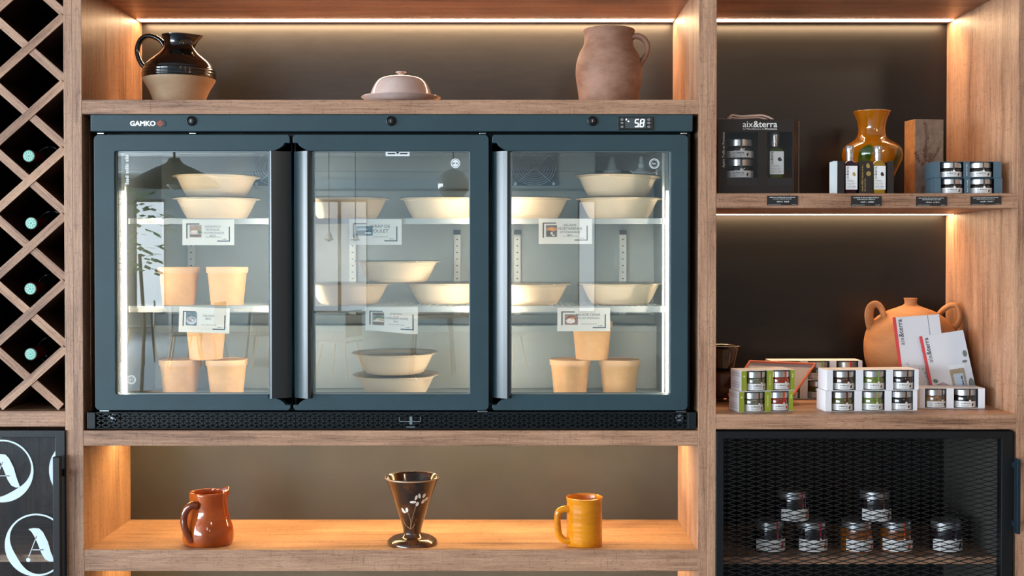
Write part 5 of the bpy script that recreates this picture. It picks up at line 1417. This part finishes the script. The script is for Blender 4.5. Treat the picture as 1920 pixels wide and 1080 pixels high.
b.prism_z([(GW, 0), (GW, 0.001), (GR, GD * .55), (GR, GD), (GR + .001, GD), (GR + .001, GD * .55 - .0004), (GW + .001, 0)], 0, GH)
b.box(0, T, T, GD, 0, GH).box(0, GR, GD - T, GD, 0, GH).box(0, GW, 0, GD, 0, T).prism_z([(0, T), (GW, T), (GR, GD * .55), (GR, GD), (0, GD)], GH - T, GH)
b.build('box_shell', CARDB, gt, False)
MB().box(T, GW - 0.001, T, GD - T, T, Hg(333.5)).build('tray', BC, gt, False)
b = MB()
for (a, b_, c, d_) in (wl_, wr_): b.box(a - 0.0004, b_ + 0.0004, T + 0.0002, T + 0.0008, c, d_)
b.build('film_window', pane_mat('film', (0.95, 0.95, 0.95), 0.05, 0.05), gt, False)
b = MB(); b.tube([(GR + .002, GD * .55 - 0.001, 0), (GR + .002, GD * .55 - 0.001, GH), (0, -0.0004, GH + 0.0008)], 0.0008, 6)
b.build('silver_edge', mat('silver_edge', '9a9a92', 0.3, metal=0.6), gt, False)
b = MB()
logo(b, Pg(1392.5), Hg(238.5), 64.5 * kp(dgx), y=-0.0004)
write(b, 'La Manufacture en ', Pg(1393), Hg(243), 2.9 * kp(dgx), width=40 * kp(dgx), align='L', y=-0.0004)
write(b, 'Provence', Pg(1434.5), Hg(243), 2.9 * kp(dgx), width=22 * kp(dgx), align='L', bold=0.03, y=-0.0004)
b.build('lettering', WHITE_I, gt, False); b = MB()
write(b, 'Apéro Truffe en Provence', Pg(1358.5), Hg(314), 4.4 * kp(dgx), width=66 * kp(dgx), align='L', rot=PI / 2, y=-0.0004)
b.build('lettering', WHITE_I, gt, False)
for dy_, dz_ in ((0.020, 0.0), (0.045, -0.002)):
    MB().tube(smoothp([(Pg(1373), dy_, GH - 0.002), (Pg(1372), dy_, Hg(217.5)), (Pg(1376), dy_, Hg(214) + dz_), (Pg(1392), dy_, Hg(216) + dz_), (Pg(1412), dy_, Hg(215) + dz_), (Pg(1432), dy_, Hg(214.5) + dz_), (Pg(1446), dy_, Hg(218.5) + dz_), (Pg(1457), dy_, GH - 0.002)], 5), 0.0021, 10).build('rope_handle', mat('pink_rope', 'c8a89c', 0.7), gt, False, True)
jx = gx0 + Pg(1391.5); jz = Z2T + Hg(333.5)
for i in (0, 1):
    o = jar('small', jx, dgx + 0.041, jz + i * 0.0445, 0.0, ('lower truffle jar inside the black gift box', 'upper truffle jar inside the black gift box')[i], 'truffle', 'grey', 'dark', 'preserve jars in cardboard packs')
    o.scale = (1.26, 1.26, 1.31)
o = dup(oil0, (gx0 + Pg(1458.5), dgx + 0.03, Z2T + Hg(348.5) + 0.001), 0, 'larger square oil bottle standing inside the black gift box')
o.location.z = Z2T + Hg(333.5); o.scale = (1.22, 1.22, (z_at(248, dgx + .03) - o.location.z) / 0.107)
recolour(o, 'bottle_body', mat('green_oil_glass', '3c4818', 0.06, coat=0.8)); recolour(o, 'emblem', mat('emblem_dark', '2a1a20', 0.5))

# herb carton
dh = 0.06
hx0 = x_at(1731.5, 300, dh)
rzh = 0.16
hc = thing('gift_carton', 'tall brown kraft carton printed with a herb sprig behind the dark packs', 'box', (hx0, dh + 0.055, Z2T), rzh)
Wh, Hh = 57 * kp(0.12), z_at(223.5, 0.12) - Z2T
KD = mat('aged_kraft_print', '7e6656', 0.65, mottling=('6c5547', 60, 0.5, (1, 1, 1)), bump=(200, 0.1, (1, 1, 1)))
cb = MB().box(0, Wh, 0, 0.05, 0, Hh).build('carton', KD, hc, False, bevel=0.0006)
b = MB(); sd = mat('sprig_print', '5c3a2c', 0.6)
def sprig(pts):
    pp = smoothp(pts, 4)
    for (x, z), (x2, z2) in zip(pp, pp[1:]): strand((x * Wh, z * Hh), (x2 * Wh, z2 * Hh), 0.0005, -0.0004, 0.0001) if False else b.add([((x * Wh - .0005), -.0005, z * Hh), ((x * Wh + .0005), -.0005, z * Hh), ((x2 * Wh + .0005), -.0005, z2 * Hh), ((x2 * Wh - .0005), -.0005, z2 * Hh)], [(0, 1, 2, 3)])
    r2 = random.Random(len(pts))
    for (x, z) in pp:
        for q in range(4):
            blob(b, x * Wh + r2.uniform(-.0045, .0045), z * Hh + r2.uniform(-.003, .003), r2.uniform(.0010, .0024), r2.uniform(.0006, .0012), y=-.0006, rot=r2.uniform(0, 3), n=7)
sprig([(.36, .95), (.38, .85), (.42, .75), (.38, .66), (.33, .6), (.35, .5), (.36, .42)]); sprig([(.40, .62), (.36, .55), (.34, .5)]); sprig([(.85, .63), (.75, .55), (.6, .48), (.5, .43)]); sprig([(.02, .56), (.1, .5), (.2, .44), (.3, .4)]); sprig([(.55, .55), (.5, .5), (.42, .45)]); sprig([(.3, .12), (.25, .05)])
b.build('sprig', sd, cb, False)
b = MB(); r2 = random.Random(9)
for q in range(70):
    y_ = r2.uniform(.004, .046); z_ = r2.uniform(.03, .97) * Hh; a = r2.uniform(.6, 1.2); l_ = r2.uniform(.003, .009)
    dy_, dz_ = math.cos(a) * l_, math.sin(a) * l_
    b.add([(-.0006, y_, z_), (-.0006, y_ - .0008, z_ + .0002), (-.0006, max(.001, y_ - dy_), min(Hh - .001, z_ + dz_)), (-.0006, max(.002, y_ - dy_ + .0008), min(Hh - .001, z_ + dz_))], [(0, 1, 2, 3)])
MB().box(-.0003, 0, 0.0006, 0.0494, 0.0006, Hh - 0.0006).build('side_face', mat('orange_kraft_print', 'b06a30', 0.6, mottling=('9c5c28', 50, 0.5, (1, 1, 1))), hc, False)
b.build('side_sprig', sd, cb, False)

# price tags on the edge of the middle shelf
def price_tag(x0, x1, y0, y1, label, rot=0.0):
    W, Hh = (x1 - x0) * KP, (y1 - y0) * KP
    t = thing('price_tag', label, 'price tag', (x_at((x0 + x1) / 2, 376), -0.0002, z_at(y1)), 0, 'price tags on the middle shelf edge')
    t.rotation_euler = (0, rot, 0)
    tg = MB().box(-W / 2, W / 2, -0.0012, 0, 0, Hh).build('tag', mat('tag_black', '12171b', 0.35), t, False)
    b = MB()
    scribble(b, -W * .42, W * .42, Hh * .78, Hh * .10, y=-.0014); scribble(b, -W * .3, W * .3, Hh * .62, Hh * .09, y=-.0014)
    scribble(b, -W * .18, W * .02, Hh * .32, Hh * .14, y=-.0014); scribble(b, W * .06, W * .26, Hh * .32, Hh * .14, y=-.0014)
    scribble(b, -W * .46, -W * .05, Hh * .06, Hh * .05, y=-.0014); scribble(b, W * .3, W * .46, Hh * .06, Hh * .05, y=-.0014)
    b.build('tag_print', mat('tag_print_white', 'b8bcbc', 0.5), t, False)
price_tag(1438, 1495.5, 367, 385, 'black price tag below the large gift box'); price_tag(1595.5, 1652.5, 367.5, 386, 'black price tag below the two bottle sleeve')
price_tag(1717.5, 1775, 368.5, 386, 'black price tag below the herb carton'); price_tag(1819.5, 1877, 368, 384, 'slightly tilted black price tag at the right end of the shelf edge', -0.02)
